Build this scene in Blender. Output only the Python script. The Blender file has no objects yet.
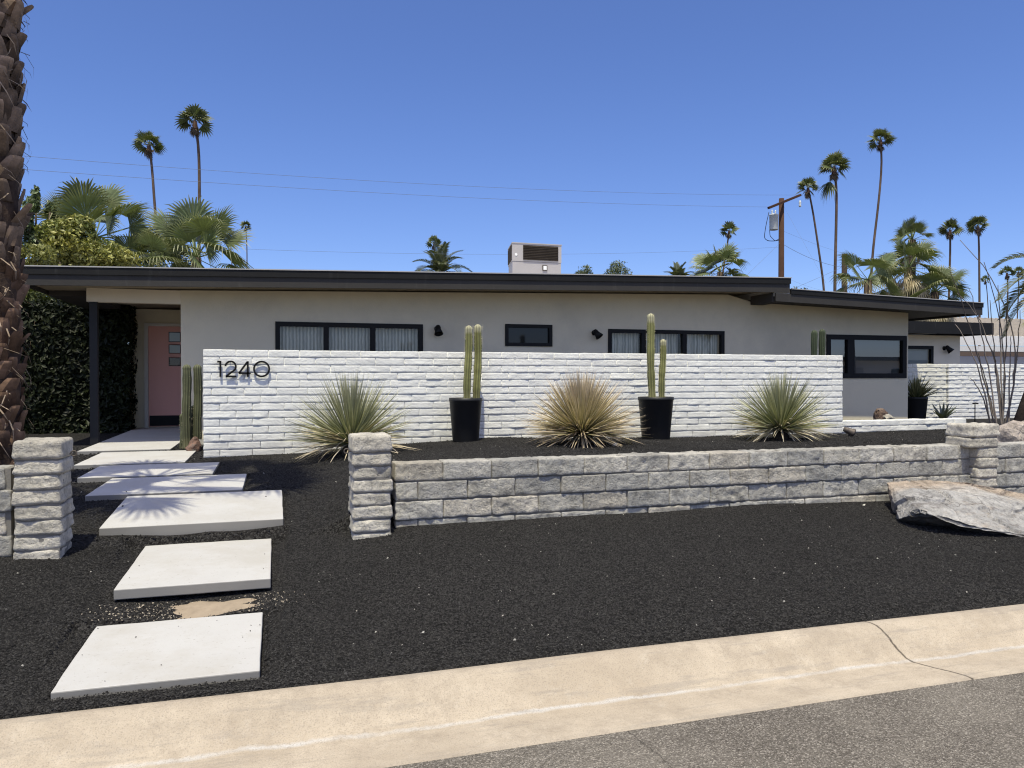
import bpy, bmesh, math, random
import numpy as np
from math import sin, cos, tan, radians, pi, atan2, sqrt
from mathutils import Vector, Matrix, Euler

random.seed(7); RNG = np.random.default_rng(7)
scene = bpy.context.scene
COL = scene.collection

# ------------------------------------------------------------------ survey
# World: x runs along the street, y away from it, z up, road at z = 0.
TH, PITCH, FPX, EYE = radians(17.1), radians(0.6), 770.0, 1.62
def _ray(u, v):
    t = (u-512)/FPX; w = (384-v)/FPX
    h = cos(PITCH)+w*sin(PITCH)
    return (sin(TH)*h+cos(TH)*t, cos(TH)*h-sin(TH)*t, -sin(PITCH)+w*cos(PITCH))
def at(u, v, y):                 # survey point standing on the vertical plane at depth y
    d = _ray(u, v); k = y/d[1]
    return np.array((d[0]*k, y, EYE+d[2]*k))
def lay(u, v, z):                # survey point lying at height z
    d = _ray(u, v); k = (z-EYE)/d[2]
    return np.array((d[0]*k, d[1]*k, z))

# ------------------------------------------------------------------ noise
def vnoise(p, freq, seed=0):
    p = np.asarray(p, float)*freq + seed*17.31
    i = np.floor(p).astype(np.int64); f = p-i; f = f*f*(3-2*f)
    def h(dx, dy, dz):
        n = (i[:,0]+dx)*374761393 + (i[:,1]+dy)*668265263 + (i[:,2]+dz)*2147483647
        n = (n ^ (n >> 13)) * 1274126177
        n = n ^ (n >> 16)
        return (n & 0xffff)/32767.5-1
    x, y, z = f[:,0], f[:,1], f[:,2]
    def L(a, b, t): return a+(b-a)*t
    return L(L(L(h(0,0,0),h(1,0,0),x), L(h(0,1,0),h(1,1,0),x), y),
             L(L(h(0,0,1),h(1,0,1),x), L(h(0,1,1),h(1,1,1),x), y), z)
def fnoise(p, freq, seed=0, o=3):
    s = 0; a = 1
    for k in range(o):
        s = s+a*vnoise(p, freq*2**k, seed+k*3.1); a *= .5
    return s/1.75

# ------------------------------------------------------------------ mesh builder
class MB:
    def __init__(s): s.v=[]; s.f={}; s.c=[]; s.n=0
    def add(s, verts, faces, col=(1,1,1)):
        verts = np.asarray(verts, float).reshape(-1,3)
        c = np.asarray(col, float)
        if c.ndim == 1: c = np.tile(c[:3], (len(verts),1))
        s.v.append(verts); s.c.append(c)
        if isinstance(faces, np.ndarray): groups = {faces.shape[1]: faces}
        else:
            groups = {}
            for f in faces: groups.setdefault(len(f), []).append(f)
        for k, g in groups.items():
            s.f.setdefault(k, []).append(np.asarray(g, np.int64)+s.n)
        s.n += len(verts)
    def build(s, name, mat, parent=None, smooth=False, loc=None):
        me = bpy.data.meshes.new(name)
        v = np.concatenate(s.v); c = np.concatenate(s.c)
        if parent is not None and loc is None:
            q = parent
            while q is not None: v = v-np.array(q.location); q = q.parent
        if loc is not None: v = v-np.array(loc)
        me.vertices.add(len(v)); me.vertices.foreach_set('co', v.astype(np.float32).ravel())
        li=[]; tot=[]
        for k, g in s.f.items():
            g = np.concatenate(g); li.append(g.ravel()); tot.append(np.full(len(g), k))
        li = np.concatenate(li); tot = np.concatenate(tot)
        me.loops.add(len(li)); me.loops.foreach_set('vertex_index', li.astype(np.int32))
        me.polygons.add(len(tot))
        st = np.concatenate(([0], np.cumsum(tot)[:-1]))
        me.polygons.foreach_set('loop_start', st.astype(np.int32))
        me.polygons.foreach_set('loop_total', tot.astype(np.int32))
        me.polygons.foreach_set('use_smooth', np.full(len(tot), smooth))
        a = me.color_attributes.new('Col', 'FLOAT_COLOR', 'POINT')
        a.data.foreach_set('color', np.hstack([c, np.ones((len(c),1))]).astype(np.float32).ravel())
        me.update(calc_edges=True); me.validate()
        me.materials.append(mat)
        o = bpy.data.objects.new(name, me); COL.objects.link(o)
        if parent is not None: o.parent = parent
        if loc is not None: o.location = loc
        return o
    # --- shapes
    def box(s, x0, x1, y0, y1, z0, z1, col=(1,1,1)):
        s.add([(x0,y0,z0),(x1,y0,z0),(x1,y1,z0),(x0,y1,z0),(x0,y0,z1),(x1,y0,z1),(x1,y1,z1),(x0,y1,z1)],
              [(0,3,2,1),(4,5,6,7),(0,1,5,4),(1,2,6,5),(2,3,7,6),(3,0,4,7)], col)
    def hexa(s, p, col=(1,1,1)):   # 4 bottom, 4 top
        s.add(p, [(0,3,2,1),(4,5,6,7),(0,1,5,4),(1,2,6,5),(2,3,7,6),(3,0,4,7)], col)
    def tube(s, pts, rad, n=10, col=(1,1,1), caps=True, lobes=0, depth=0.):
        pts = np.asarray(pts, float); m = len(pts)
        rad = np.broadcast_to(np.asarray(rad, float), (m,))
        col = np.asarray(col, float)
        if col.ndim == 1: col = np.tile(col, (m,1))
        tg = np.gradient(pts, axis=0); tg /= np.linalg.norm(tg, axis=1)[:,None]+1e-12
        ref = np.array((0,1.,0)) if abs(tg[0][1])<.9 else np.array((1.,0,0))
        u = np.cross(ref, tg[0]); u /= np.linalg.norm(u)
        V=[]; C=[]
        ang = np.arange(n)/n*2*pi
        for i in range(m):
            u = u-tg[i]*np.dot(u, tg[i]); u /= np.linalg.norm(u); w = np.cross(tg[i], u)
            r = rad[i]*(1-depth*(.5-.5*np.cos(ang*lobes))) if lobes else rad[i]*np.ones(n)
            V.append(pts[i]+np.outer(r*np.cos(ang),u)+np.outer(r*np.sin(ang),w))
            cc = np.tile(col[i],(n,1))
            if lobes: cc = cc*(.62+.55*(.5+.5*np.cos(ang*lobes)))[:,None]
            C.append(cc)
        f=[]
        for i in range(m-1):
            for j in range(n):
                k=(j+1)%n; f.append((i*n+j,i*n+k,(i+1)*n+k,(i+1)*n+j))
        if caps: f.append(tuple(range(n-1,-1,-1))); f.append(tuple((m-1)*n+j for j in range(n)))
        s.add(np.concatenate(V), f, np.concatenate(C))
    def lathe(s, c, prof, n=32, col=(1,1,1), axis=None):
        c = np.asarray(c, float); m=len(prof); ang=np.arange(n)/n*2*pi
        V=np.array([[(r*cos(a), r*sin(a), z) for a in ang] for r,z in prof]).reshape(-1,3)
        if axis is not None:
            q = Vector((0,0,1)).rotation_difference(Vector(axis)).to_matrix(); V = V@np.array(q).T
        f=[]
        for i in range(m-1):
            for j in range(n):
                k=(j+1)%n; f.append((i*n+j,i*n+k,(i+1)*n+k,(i+1)*n+j))
        s.add(V+c, f, col)

_tmpl = {}
def _lattice(nx, ny, nz):
    k=(nx,ny,nz)
    if k in _tmpl: return _tmpl[k]
    idx={}; L=[]
    for i in range(nx+1):
        for j in range(ny+1):
            for l in range(nz+1):
                if i in(0,nx) or j in(0,ny) or l in(0,nz): idx[i,j,l]=len(L); L.append((i,j,l))
    F=[]
    for i in range(nx):
        for j in range(ny):
            F.append((idx[i,j,0],idx[i,j+1,0],idx[i+1,j+1,0],idx[i+1,j,0]))
            F.append((idx[i,j,nz],idx[i+1,j,nz],idx[i+1,j+1,nz],idx[i,j+1,nz]))
    for i in range(nx):
        for l in range(nz):
            F.append((idx[i,0,l],idx[i+1,0,l],idx[i+1,0,l+1],idx[i,0,l+1]))
            F.append((idx[i,ny,l],idx[i,ny,l+1],idx[i+1,ny,l+1],idx[i+1,ny,l]))
    for j in range(ny):
        for l in range(nz):
            F.append((idx[0,j,l],idx[0,j,l+1],idx[0,j+1,l+1],idx[0,j+1,l]))
            F.append((idx[nx,j,l],idx[nx,j+1,l],idx[nx,j+1,l+1],idx[nx,j,l+1]))
    _tmpl[k]=(np.array(L,float), np.array(F)); return _tmpl[k]
def block(mb, c, l, n, r, amp=.004, freq=14, seed=0, col=(1,1,1), slump=0., rot=0, wob=.0):
    """A rough masonry unit: rounded box with irregular faces."""
    L, F = _lattice(*n)
    c=np.asarray(c,float); h=np.asarray(l,float)/2; P=np.empty_like(L)
    for a in range(3):
        t=np.linspace(-1,1,n[a]+1)
        if n[a]>=3: t[1]=-1+min(.9*r/h[a],.6); t[-2]=-t[1]
        if n[a]>=5: t[1:-1]=np.linspace(t[1],t[-2],n[a]-1)
        P[:,a]=t[L[:,a].astype(int)]*h[a]
    rr=min(r, h.min()*.95)
    q=np.clip(P,-(h-rr),h-rr); d=P-q; ln=np.linalg.norm(d,axis=1)[:,None]; nrm=d/np.maximum(ln,1e-9)
    P=q+nrm*rr
    W=P+c
    nz=fnoise(W+seed*3.7, freq, seed)
    W=W+nrm*(nz*amp)[:,None]
    if slump:
        zz=P[:,2]/h[2]; W[:,:2]+=nrm[:,:2]*(slump*np.exp(-((zz+.62)/.42)**2)*np.clip(.55+1.1*vnoise(W*np.array((1,1,.3)),9,seed),-.3,2))[:,None]
    if wob: W[:,2]+=wob*vnoise(W*np.array((1,1,0)),4,seed+9)
    if rot:
        d=W-c; W=np.stack([c[0]+d[:,0]*cos(rot)-d[:,1]*sin(rot), c[1]+d[:,0]*sin(rot)+d[:,1]*cos(rot), W[:,2]],1)
    mb.add(W,F,col)

# ------------------------------------------------------------------ tags
def tag(o, label=None, cat=None, group=None, kind=None):
    if label: o['label']=label
    if cat: o['category']=cat
    if group: o['group']=group
    if kind: o['kind']=kind
    return o
def thing(name, loc, label, cat, group=None):
    o=bpy.data.objects.new(name,None); o.empty_display_size=.2; COL.objects.link(o); o.location=tuple(float(a) for a in loc)
    return tag(o,label,cat,group)

# ------------------------------------------------------------------ materials
class NT:
    def __init__(s, name):
        s.m=bpy.data.materials.new(name); s.m.use_nodes=True; s.t=s.m.node_tree; s.t.nodes.clear()
        s.out=s.n('ShaderNodeOutputMaterial')
    def n(s, typ, **kw):
        o=s.t.nodes.new(typ)
        for k,v in kw.items():
            if k in o.inputs.keys(): 
                i=o.inputs[k]
                if isinstance(v, bpy.types.NodeSocket): s.t.links.new(v,i)
                else: i.default_value=v
            else: setattr(o,k,v)
        return o
    def l(s,a,b): s.t.links.new(a,b)
    def coord(s): return s.n('ShaderNodeTexCoord').outputs['Object']
    def geo(s): return s.n('ShaderNodeNewGeometry').outputs['Position']
    def noise(s, vec, scale, detail=4, rough=.6):
        return s.n('ShaderNodeTexNoise', Vector=vec, Scale=scale, Detail=detail, Roughness=rough).outputs['Fac']
    def ramp(s, fac, stops):
        r=s.n('ShaderNodeValToRGB'); s.l(fac,r.inputs[0]); e=r.color_ramp.elements
        while len(e)<len(stops): e.new(.5)
        for k,(p,c) in enumerate(stops):
            e[k].position=p; e[k].color=(c,c,c,1) if isinstance(c,(int,float)) else (*c,1)
        return r.outputs['Color']
    def mix(s, a, b, fac, blend='MIX'):
        m=s.n('ShaderNodeMix', data_type='RGBA', blend_type=blend)
        for v,i in ((a,6),(b,7),(fac,0)):
            if isinstance(v, bpy.types.NodeSocket): s.l(v,m.inputs[i])
            elif i==0: m.inputs[0].default_value=v
            else: m.inputs[i].default_value=(*v,1) if len(v)==3 else v
        return m.outputs[2]
    def math(s, op, a, b=0., c=0.):
        m=s.n('ShaderNodeMath', operation=op)
        for k,v in enumerate((a,b,c)):
            if isinstance(v, bpy.types.NodeSocket): s.l(v,m.inputs[k])
            else: m.inputs[k].default_value=v
        return m.outputs[0]
    def bump(s, h, strength=.5, dist=.01, normal=None):
        b=s.n('ShaderNodeBump', Strength=strength, Distance=dist); s.l(h,b.inputs['Height'])
        if normal: s.l(normal,b.inputs['Normal'])
        return b.outputs['Normal']
    def pbsdf(s, col, rough=.8, spec=.3, normal=None, metal=0.):
        p=s.n('ShaderNodeBsdfPrincipled')
        for v,k in ((col,'Base Color'),(rough,'Roughness'),(spec,'Specular IOR Level'),(metal,'Metallic')):
            if isinstance(v, bpy.types.NodeSocket): s.l(v,p.inputs[k])
            else: p.inputs[k].default_value=(*v,1) if isinstance(v,tuple) else v
        if normal: s.l(normal,p.inputs['Normal'])
        s.l(p.outputs[0], s.out.inputs[0]); return p
    def attr(s): return s.n('ShaderNodeAttribute', attribute_name='Col').outputs['Color']

def simple(name, col, rough=.7, spec=.3, var=.15, scale=6, bump=0., bscale=60, metal=0.):
    t=NT(name); p=t.geo(); n=t.noise(p,scale,5)
    c=t.mix(tuple(x*(1-var) for x in col), tuple(min(1,x*(1+var)) for x in col), n)
    nm=t.bump(t.noise(p,bscale,4),bump,.01) if bump else None
    t.pbsdf(c,rough,spec,nm,metal); return t.m
def colored(name, rough=.8, spec=.2, bump=0., bscale=60, var=.25, vscale=8, trans=0.):
    t=NT(name); p=t.geo(); n=t.noise(p,vscale,5)
    v=t.ramp(n,[(.3,1-var),(.7,1+var)])
    c=t.mix(t.attr(),v,1.,'MULTIPLY')
    nm=t.bump(t.noise(p,bscale,4),bump,.01) if bump else None
    b=t.pbsdf(c,rough,spec,nm)
    if trans:
        tr=t.n('ShaderNodeBsdfTranslucent'); t.l(t.mix(c,(1.3,1.35,.6),1.,'MULTIPLY'),tr.inputs['Color'])
        m=t.n('ShaderNodeMixShader'); m.inputs[0].default_value=trans
        t.l(b.outputs[0],m.inputs[1]); t.l(tr.outputs[0],m.inputs[2]); t.l(m.outputs[0],t.out.inputs[0])
    return t.m

M={}
# painted slump block
t=NT('white_masonry_paint'); p=t.geo()
c=t.mix((.76,.752,.705),(.84,.83,.775),t.ramp(t.noise(p,4,6,.7),[(.38,0.),(.62,1.)]))
c=t.mix(c,(.62,.60,.58),t.ramp(t.noise(p,9,7,.75),[(.54,0.),(.66,.4)]))
sx=t.n('ShaderNodeSeparateXYZ',Vector=p).outputs[2]
dust=t.ramp(t.math('ADD',sx,t.math('MULTIPLY',t.noise(p,4,4),.25)),[(.78,.7),(.98,0.)])
c=t.mix(c,(.50,.47,.43),t.math('MULTIPLY',dust,.5))
t.pbsdf(c,.75,.25,t.bump(t.noise(p,32,5,.66),.7,.013)); M['white']=t.m
# split face retaining block
t=NT('split_face_block'); p=t.geo()
n=t.noise(p,7,6,.7)
c=t.mix(t.attr(),t.ramp(n,[(.36,.70),(.5,1.),(.62,1.2)]),1.,'MULTIPLY')
c=t.mix(c,(.13,.12,.11),t.ramp(t.noise(p,38,6,.75),[(.53,0.),(.63,.5)]))
c=t.mix(c,(.62,.56,.47),t.ramp(t.noise(p,4.3,4),[(.58,0.),(.75,.4)]))
nm=t.bump(t.noise(p,24,6,.72),.9,.045); nm=t.bump(t.noise(p,120,3),.3,.004,nm)
t.pbsdf(c,.95,.1,nm); M['split']=t.m
M['mortar']=simple('mortar',(.22,.205,.18),.95,.1,.2,12,.5,90)
# stucco
t=NT('beige_stucco'); p=t.geo()
c=t.mix((.65,.58,.425),(.73,.65,.48),t.noise(p,1.2,6,.7))
c=t.mix(c,(.53,.475,.36),t.ramp(t.noise(p,.55,6,.7),[(.46,0.),(.66,.6)]))
c=t.mix(c,(.44,.42,.38),t.ramp(t.math('ADD',t.n('ShaderNodeSeparateXYZ',Vector=p).outputs[2],t.math('MULTIPLY',t.noise(p,2.,5),.5)),[(.0,.7),(1.,.55)]) if False else 0.)
t.pbsdf(c,.9,.15,t.bump(t.noise(p,45,4,.65),.45,.007)); M['stucco']=t.m
M['header']=simple('pale_stucco',(.72,.64,.50),.9,.15,.05,2,.3,90)
def fascia(name,a,b,run):
    t=NT(name); p=t.geo(); sp=t.n('ShaderNodeSeparateXYZ',Vector=p)
    cb=t.n('ShaderNodeCombineXYZ'); t.l(sp.outputs[0],cb.inputs[0]); t.l(t.math('MULTIPLY',sp.outputs[2],.15),cb.inputs[2])
    st=t.noise(cb.outputs[0],7,4,.7)
    c=t.mix(a,b,t.noise(p,1.5,5)); c=t.mix(c,run,t.ramp(st,[(.58,0.),(.82,.5)]))
    t.pbsdf(c,.65,.25,t.bump(t.noise(p,14,4),.25,.01)); return t.m
M['fascia']=fascia('charcoal_fascia_paint',(.007,.0068,.0065),(.015,.0145,.014),(.06,.06,.058))
M['fascia_low']=fascia('weathered_grey_fascia_paint',(.034,.031,.028),(.052,.048,.043),(.12,.11,.10))
M['soffit']=simple('dark_soffit_board',(.34,.28,.20),.85,.2,.1,3)
M['soffit_dark']=simple('charcoal_soffit',(.06,.055,.05),.8,.2,.15,3)
M['roofing']=simple('pale_roofing',(.55,.53,.49),.9,.1,.15,1.5,.4,60)
M['roof_drip']=simple('pale_drip_edge',(.42,.41,.40),.6,.3,.2,3)
M['black_metal']=simple('black_powder_coat',(.010,.0095,.009),.55,.2,.2,5)
M['black_plastic']=simple('black_planter_resin',(.016,.016,.017),.5,.35,.2,9,.15,30)
M['navy_post']=simple('dark_post_paint',(.012,.012,.0125),.55,.35,.2,4)
M['pink_door']=simple('dusty_pink_paint',(.74,.37,.30),.5,.35,.04,2)
M['kick']=simple('black_kick_plate',(.008,.008,.008),.6,.2,.1,3)
M['white_trim']=simple('white_trim_paint',(.62,.58,.51),.6,.3,.05,3)
t=NT('sheer_curtain'); p=t.geo()
sp=t.n('ShaderNodeSeparateXYZ',Vector=p)
w=t.n('ShaderNodeTexWave',Scale=5.5,Distortion=1.6,Detail=2.); t.l(p,w.inputs['Vector'])
c=t.mix((.42,.41,.355),(.92,.90,.80),w.outputs['Color'])
t.pbsdf(c,.9,.1); M['curtain']=t.m
M['roller']=simple('pale_roller_blind',(.42,.45,.44),.8,.2,.05,2)
M['dark_room']=simple('dark_room',(.03,.03,.03),.9,.1,.1,2)
t=NT('window_glass')
fr=t.n('ShaderNodeFresnel',IOR=1.55).outputs[0]
tr=t.n('ShaderNodeBsdfTransparent'); tr.inputs[0].default_value=(.93,.94,.91,1)
gl=t.n('ShaderNodeBsdfGlossy'); gl.inputs['Roughness'].default_value=.0
m=t.n('ShaderNodeMixShader'); t.l(t.math('ADD',t.math('MULTIPLY',fr,.9),.01),m.inputs[0]); t.l(tr.outputs[0],m.inputs[1]); t.l(gl.outputs[0],m.inputs[2])
t.l(m.outputs[0],t.out.inputs[0]); M['glass']=t.m
t=NT('tinted_window_glass')
fr=t.n('ShaderNodeFresnel',IOR=1.55).outputs[0]
tr=t.n('ShaderNodeBsdfTransparent'); tr.inputs[0].default_value=(.5,.53,.54,1)
gl=t.n('ShaderNodeBsdfGlossy'); gl.inputs['Roughness'].default_value=.0; gl.inputs[0].default_value=(.8,.8,.8,1)
m=t.n('ShaderNodeMixShader'); t.l(t.math('ADD',t.math('MULTIPLY',fr,1.2),.10),m.inputs[0]); t.l(tr.outputs[0],m.inputs[1]); t.l(gl.outputs[0],m.inputs[2])
t.l(m.outputs[0],t.out.inputs[0]); M['mirror_glass']=t.m
t=NT('dark_window_glass'); t.pbsdf((.012,.013,.014),.05,.35); M['dark_glass']=t.m
# concrete pavers
t=NT('pale_concrete_slab'); p=t.geo()
c=t.mix((.45,.44,.425),(.54,.53,.515),t.noise(p,2.2,6,.65))
c=t.mix(c,(.46,.44,.41),t.ramp(t.noise(p,6,6,.75),[(.62,0.),(.85,.6)]))
c=t.mix(c,(.30,.28,.25),t.ramp(t.noise(p,48,3,.6),[(.64,0.),(.70,.6)]))
c=t.mix(c,(.40,.37,.32),t.ramp(t.noise(p,1.7,8,.75),[(.46,0.),(.64,.42)]))
c=t.mix(c,(.40,.38,.34),t.ramp(t.noise(p,210,3,.6),[(.55,0.),(.75,.55)]))
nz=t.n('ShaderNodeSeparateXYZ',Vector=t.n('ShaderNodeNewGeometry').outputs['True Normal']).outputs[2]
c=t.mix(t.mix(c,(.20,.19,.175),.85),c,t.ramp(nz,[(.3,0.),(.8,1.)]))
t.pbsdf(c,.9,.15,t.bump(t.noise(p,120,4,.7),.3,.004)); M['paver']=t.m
# curb
t=NT('curb_concrete'); p=t.geo(); sp=t.n('ShaderNodeSeparateXYZ',Vector=p)
c=t.mix((.42,.352,.272),(.55,.470,.368),t.ramp(t.noise(p,2.4,7,.75),[(.36,0.),(.64,1.)]))
c=t.mix(c,(.40,.33,.25),t.ramp(t.noise(p,.9,5,.6),[(.5,0.),(.75,.6)]))
c=t.mix(c,(.30,.26,.22),t.ramp(t.noise(p,90,3),[(.62,0.),(.74,.45)]))
wob=t.math('MULTIPLY',t.math('SUBTRACT',t.noise(p,2.5,5),.5),.10)
fl=t.math('ABSOLUTE',t.math('SUBTRACT',t.math('ADD',sp.outputs[1],wob),3.485))
line=t.ramp(t.math('ADD',fl,t.math('MULTIPLY',t.math('SUBTRACT',t.noise(p,40,4),.5),.022)),[(.003,.9),(.022,0.)])
c=t.mix(c,(.60,.60,.595),t.math('MULTIPLY',line,t.ramp(t.noise(p,3.1,4),[(.32,.25),(.66,.8)])))
# wandering crack across the curb
c=t.mix(c,(.33,.275,.215),t.ramp(t.noise(p,3.3,8,.8),[(.50,0.),(.62,.5)]))
c=t.mix(c,(.62,.56,.47),t.ramp(t.noise(p,5.7,8,.8),[(.56,0.),(.76,.5)]))
c=t.mix(c,(.26,.22,.18),t.ramp(t.noise(p,150,3,.6),[(.52,0.),(.64,.5)]))
lip=t.ramp(sp.outputs[1],[(3.17/4,1.),(3.30/4,0.)]) if False else t.ramp(t.math('MULTIPLY',t.math('SUBTRACT',sp.outputs[1],3.15),5.),[(0.,.45),(.25,0.)])
c=t.mix(c,(.24,.215,.19),t.math('MULTIPLY',lip,t.noise(p,14,5)))
crk=t.math('ABSOLUTE',t.math('SUBTRACT',t.math('ADD',sp.outputs[0],t.math('MULTIPLY',t.math('SUBTRACT',t.noise(p,6,5,.7),.5),.04)),
    t.math('ADD',3.40,t.math('MULTIPLY',t.math('SUBTRACT',3.66,sp.outputs[1]),.22))))
c=t.mix(c,(.06,.05,.04),t.ramp(crk,[(.003,.9),(.010,0.)]))
str_=t.n('ShaderNodeCombineXYZ'); t.l(t.math('MULTIPLY',sp.outputs[0],.12),str_.inputs[0]); t.l(sp.outputs[1],str_.inputs[1]); t.l(sp.outputs[2],str_.inputs[2])
c=t.mix(c,(.27,.24,.21),t.ramp(t.noise(str_.outputs[0],16,5,.7),[(.54,0.),(.66,.42)]))
nm=t.bump(t.noise(p,110,5,.75),.7,.006)
t.pbsdf(c,.92,.12,nm); M['curb']=t.m
# asphalt
t=NT('worn_asphalt'); p=t.geo()
vo=t.n('ShaderNodeTexVoronoi',Scale=165.); t.l(p,vo.inputs['Vector'])
vc=t.n('ShaderNodeSeparateColor'); t.l(vo.outputs['Color'],vc.inputs[0])
c=t.ramp(vc.outputs[0],[(.0,(.095,.083,.07)),(.45,(.165,.147,.125)),(.78,(.225,.20,.17)),(.97,(.40,.36,.31))])
c=t.mix(c,(.55,.5,.42),t.ramp(t.noise(p,1.1,7,.7),[(.42,.0),(.6,.14)]))
sp=t.n('ShaderNodeSeparateXYZ',Vector=p)
ck=t.math('ABSOLUTE',t.math('SUBTRACT',t.math('ADD',sp.outputs[0],t.math('MULTIPLY',t.math('SUBTRACT',t.noise(p,4,6,.7),.5),.22)),1.53))
ck=t.math('ADD',ck,t.math('MULTIPLY',t.noise(p,9,3),.006))
c=t.mix(c,(.05,.045,.04),t.ramp(ck,[(.003,.8),(.011,0.)]))
nm=t.bump(vo.outputs['Distance'],.8,.012)
t.pbsdf(c,.95,.1,nm); M['asphalt']=t.m
# gravel bed below the loose stones
t=NT('black_cinder_bed'); p=t.geo()
vo=t.n('ShaderNodeTexVoronoi',Scale=85.); t.l(p,vo.inputs['Vector'])
vc=t.n('ShaderNodeSeparateColor'); t.l(vo.outputs['Color'],vc.inputs[0])
c=t.ramp(vc.outputs[0],[(0.,(.012,.0115,.011)),(.6,(.030,.0285,.028)),(.97,(.07,.067,.064))])
nm=t.bump(t.math('SUBTRACT',1.,vo.outputs['Distance']),1.,.02)
t.pbsdf(c,.95,.1,nm); M['cinder_bed']=t.m
M['cinder']=colored('black_cinder_stone',.9,.15,.4,160,.25,70)
M['dirt']=simple('sandy_dirt',(.33,.265,.195),.95,.05,.3,14,.7,70)
M['desert']=simple('desert_soil',(.36,.31,.25),.95,.05,.2,.3)
M['leaf']=colored('leaf_green',.45,.4,0,60,.2,3,trans=.14)
M['hedge_leaf']=colored('dark_hedge_leaf',.5,.22,0,60,.2,3,trans=.08)
M['bark']=colored('palm_bark',.95,.08,.7,40,.35,14)
M['trunk']=colored('weathered_trunk',.95,.08,.4,12,.2,3)
M['cactus']=colored('cactus_skin',.6,.3,.2,70,.15,12)
M['succulent']=colored('desert_spoon_blade',.6,.3,0,60,.12,20,trans=.12)
t=NT('boulder_stone'); p=t.geo()
c=t.mix(t.attr(),t.ramp(t.noise(p,8,8,.8),[(.40,.62),(.5,1.),(.60,1.25)]),1.,'MULTIPLY')
sq=t.n('ShaderNodeMapping',Vector=p); sq.inputs['Scale'].default_value=(1.,3.,5.); sq.inputs['Rotation'].default_value=(.3,.2,.5)
vn=t.noise(sq.outputs[0],2.2,6,.7); c=t.mix(c,(.20,.18,.165),t.ramp(vn,[(.36,.75),(.44,0.)])); c=t.mix(c,(.52,.40,.30),t.ramp(vn,[(.56,0.),(.7,.5)]))
ck=t.n('ShaderNodeTexVoronoi',Scale=2.1,feature='DISTANCE_TO_EDGE'); wv=t.n('ShaderNodeTexNoise',Scale=5.,Detail=6.); t.l(p,wv.inputs['Vector']); t.l(t.mix(p,wv.outputs['Color'],.2),ck.inputs['Vector'])
crk=t.math('MULTIPLY',t.ramp(ck.outputs['Distance'],[(.003,.7),(.012,0.)]),t.ramp(t.noise(p,2.6,3),[(.5,0.),(.62,1.)])); c=t.mix(c,(.07,.06,.055),crk)
c=t.mix(c,(.14,.135,.13),t.ramp(t.noise(p,40,6,.75),[(.54,0.),(.64,.5)]))
nm=t.bump(t.noise(p,14,7,.7),.9,.06); nm=t.bump(crk,-.6,.01,nm) if False else nm
t.pbsdf(c,.95,.1,nm); M['stone']=t.m
M['pole']=simple('weathered_pole_timber',(.075,.042,.03),.9,.1,.3,3,.4,20)
M['xfmr']=simple('grey_transformer_paint',(.55,.58,.57),.4,.5,.08,3)
M['cable']=simple('dark_cable',(.02,.02,.025),.6,.3,.1,3)
M['wire']=simple('weathered_wire',(.17,.19,.23),.5,.3,.1,3)
M['ac_paint']=simple('faded_grey_sheet_metal',(.42,.395,.39),.6,.3,.12,2.5)
M['ac_grille']=simple('rusty_louvre',(.052,.042,.034),.85,.1,.5,6,.6,30)
M['white_plate']=simple('white_plate',(.85,.85,.83),.6,.3,.03,3)
M['rust']=simple('rusty_steel',(.12,.10,.085),.6,.4,.3,30,0,60,.4)
M['neighbour']=simple('neighbour_white',(.74,.72,.69),.8,.2,.08,2)
M['neighbour_roof']=simple('neighbour_tan_roof',(.50,.45,.38),.9,.1,.15,1.2,.4,14)
M['brown_beam']=simple('brown_beam',(.14,.10,.08),.8,.2,.2,2)

# ------------------------------------------------------------------ light, sky, camera
EL, PHI = radians(69), radians(20)          # sun height; how far left of square-on to the house
SUNV = Vector((-sin(PHI)*cos(EL), -cos(PHI)*cos(EL), sin(EL)))
world=bpy.data.worlds.new('World'); scene.world=world; world.use_nodes=True
wt=world.node_tree; bg=wt.nodes['Background']
sky=wt.nodes.new('ShaderNodeTexSky'); sky.sky_type='NISHITA'; sky.sun_disc=False
sky.sun_elevation=EL; sky.sun_rotation=atan2(SUNV.x,SUNV.y)
sky.air_density=1.0; sky.dust_density=.2; sky.ozone_density=3.0; sky.altitude=150
tint=wt.nodes.new('ShaderNodeMix'); tint.data_type='RGBA'; tint.blend_type='MULTIPLY'; tint.inputs[0].default_value=1.
tint.inputs[7].default_value=(.90,1.02,1.47,1); wt.links.new(sky.outputs[0],tint.inputs[6]); # warm glow added around the out-of-view sun to neutralise blue shade
tcw=wt.nodes.new('ShaderNodeTexCoord'); dp=wt.nodes.new('ShaderNodeVectorMath'); dp.operation='DOT_PRODUCT'; dp.inputs[1].default_value=tuple(SUNV)
wt.links.new(tcw.outputs['Generated'],dp.inputs[0])
mx=wt.nodes.new('ShaderNodeMath'); mx.operation='MAXIMUM'; wt.links.new(dp.outputs['Value'],mx.inputs[0]); mx.inputs[1].default_value=0.
pw=wt.nodes.new('ShaderNodeMath'); pw.operation='POWER'; wt.links.new(mx.outputs[0],pw.inputs[0]); pw.inputs[1].default_value=2.2
au=wt.nodes.new('ShaderNodeMix'); au.data_type='RGBA'; au.blend_type='ADD'; au.inputs[7].default_value=(6.4,5.3,3.6,1)
wt.links.new(pw.outputs[0],au.inputs[0]); wt.links.new(tint.outputs[2],au.inputs[6]); wt.links.new(au.outputs[2],bg.inputs[0]); bg.inputs[1].default_value=.104
sun=bpy.data.lights.new('sun','SUN'); sun.energy=4.6; sun.angle=radians(.5); sun.color=(1,.945,.74)
so=bpy.data.objects.new('sun',sun); COL.objects.link(so)
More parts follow.
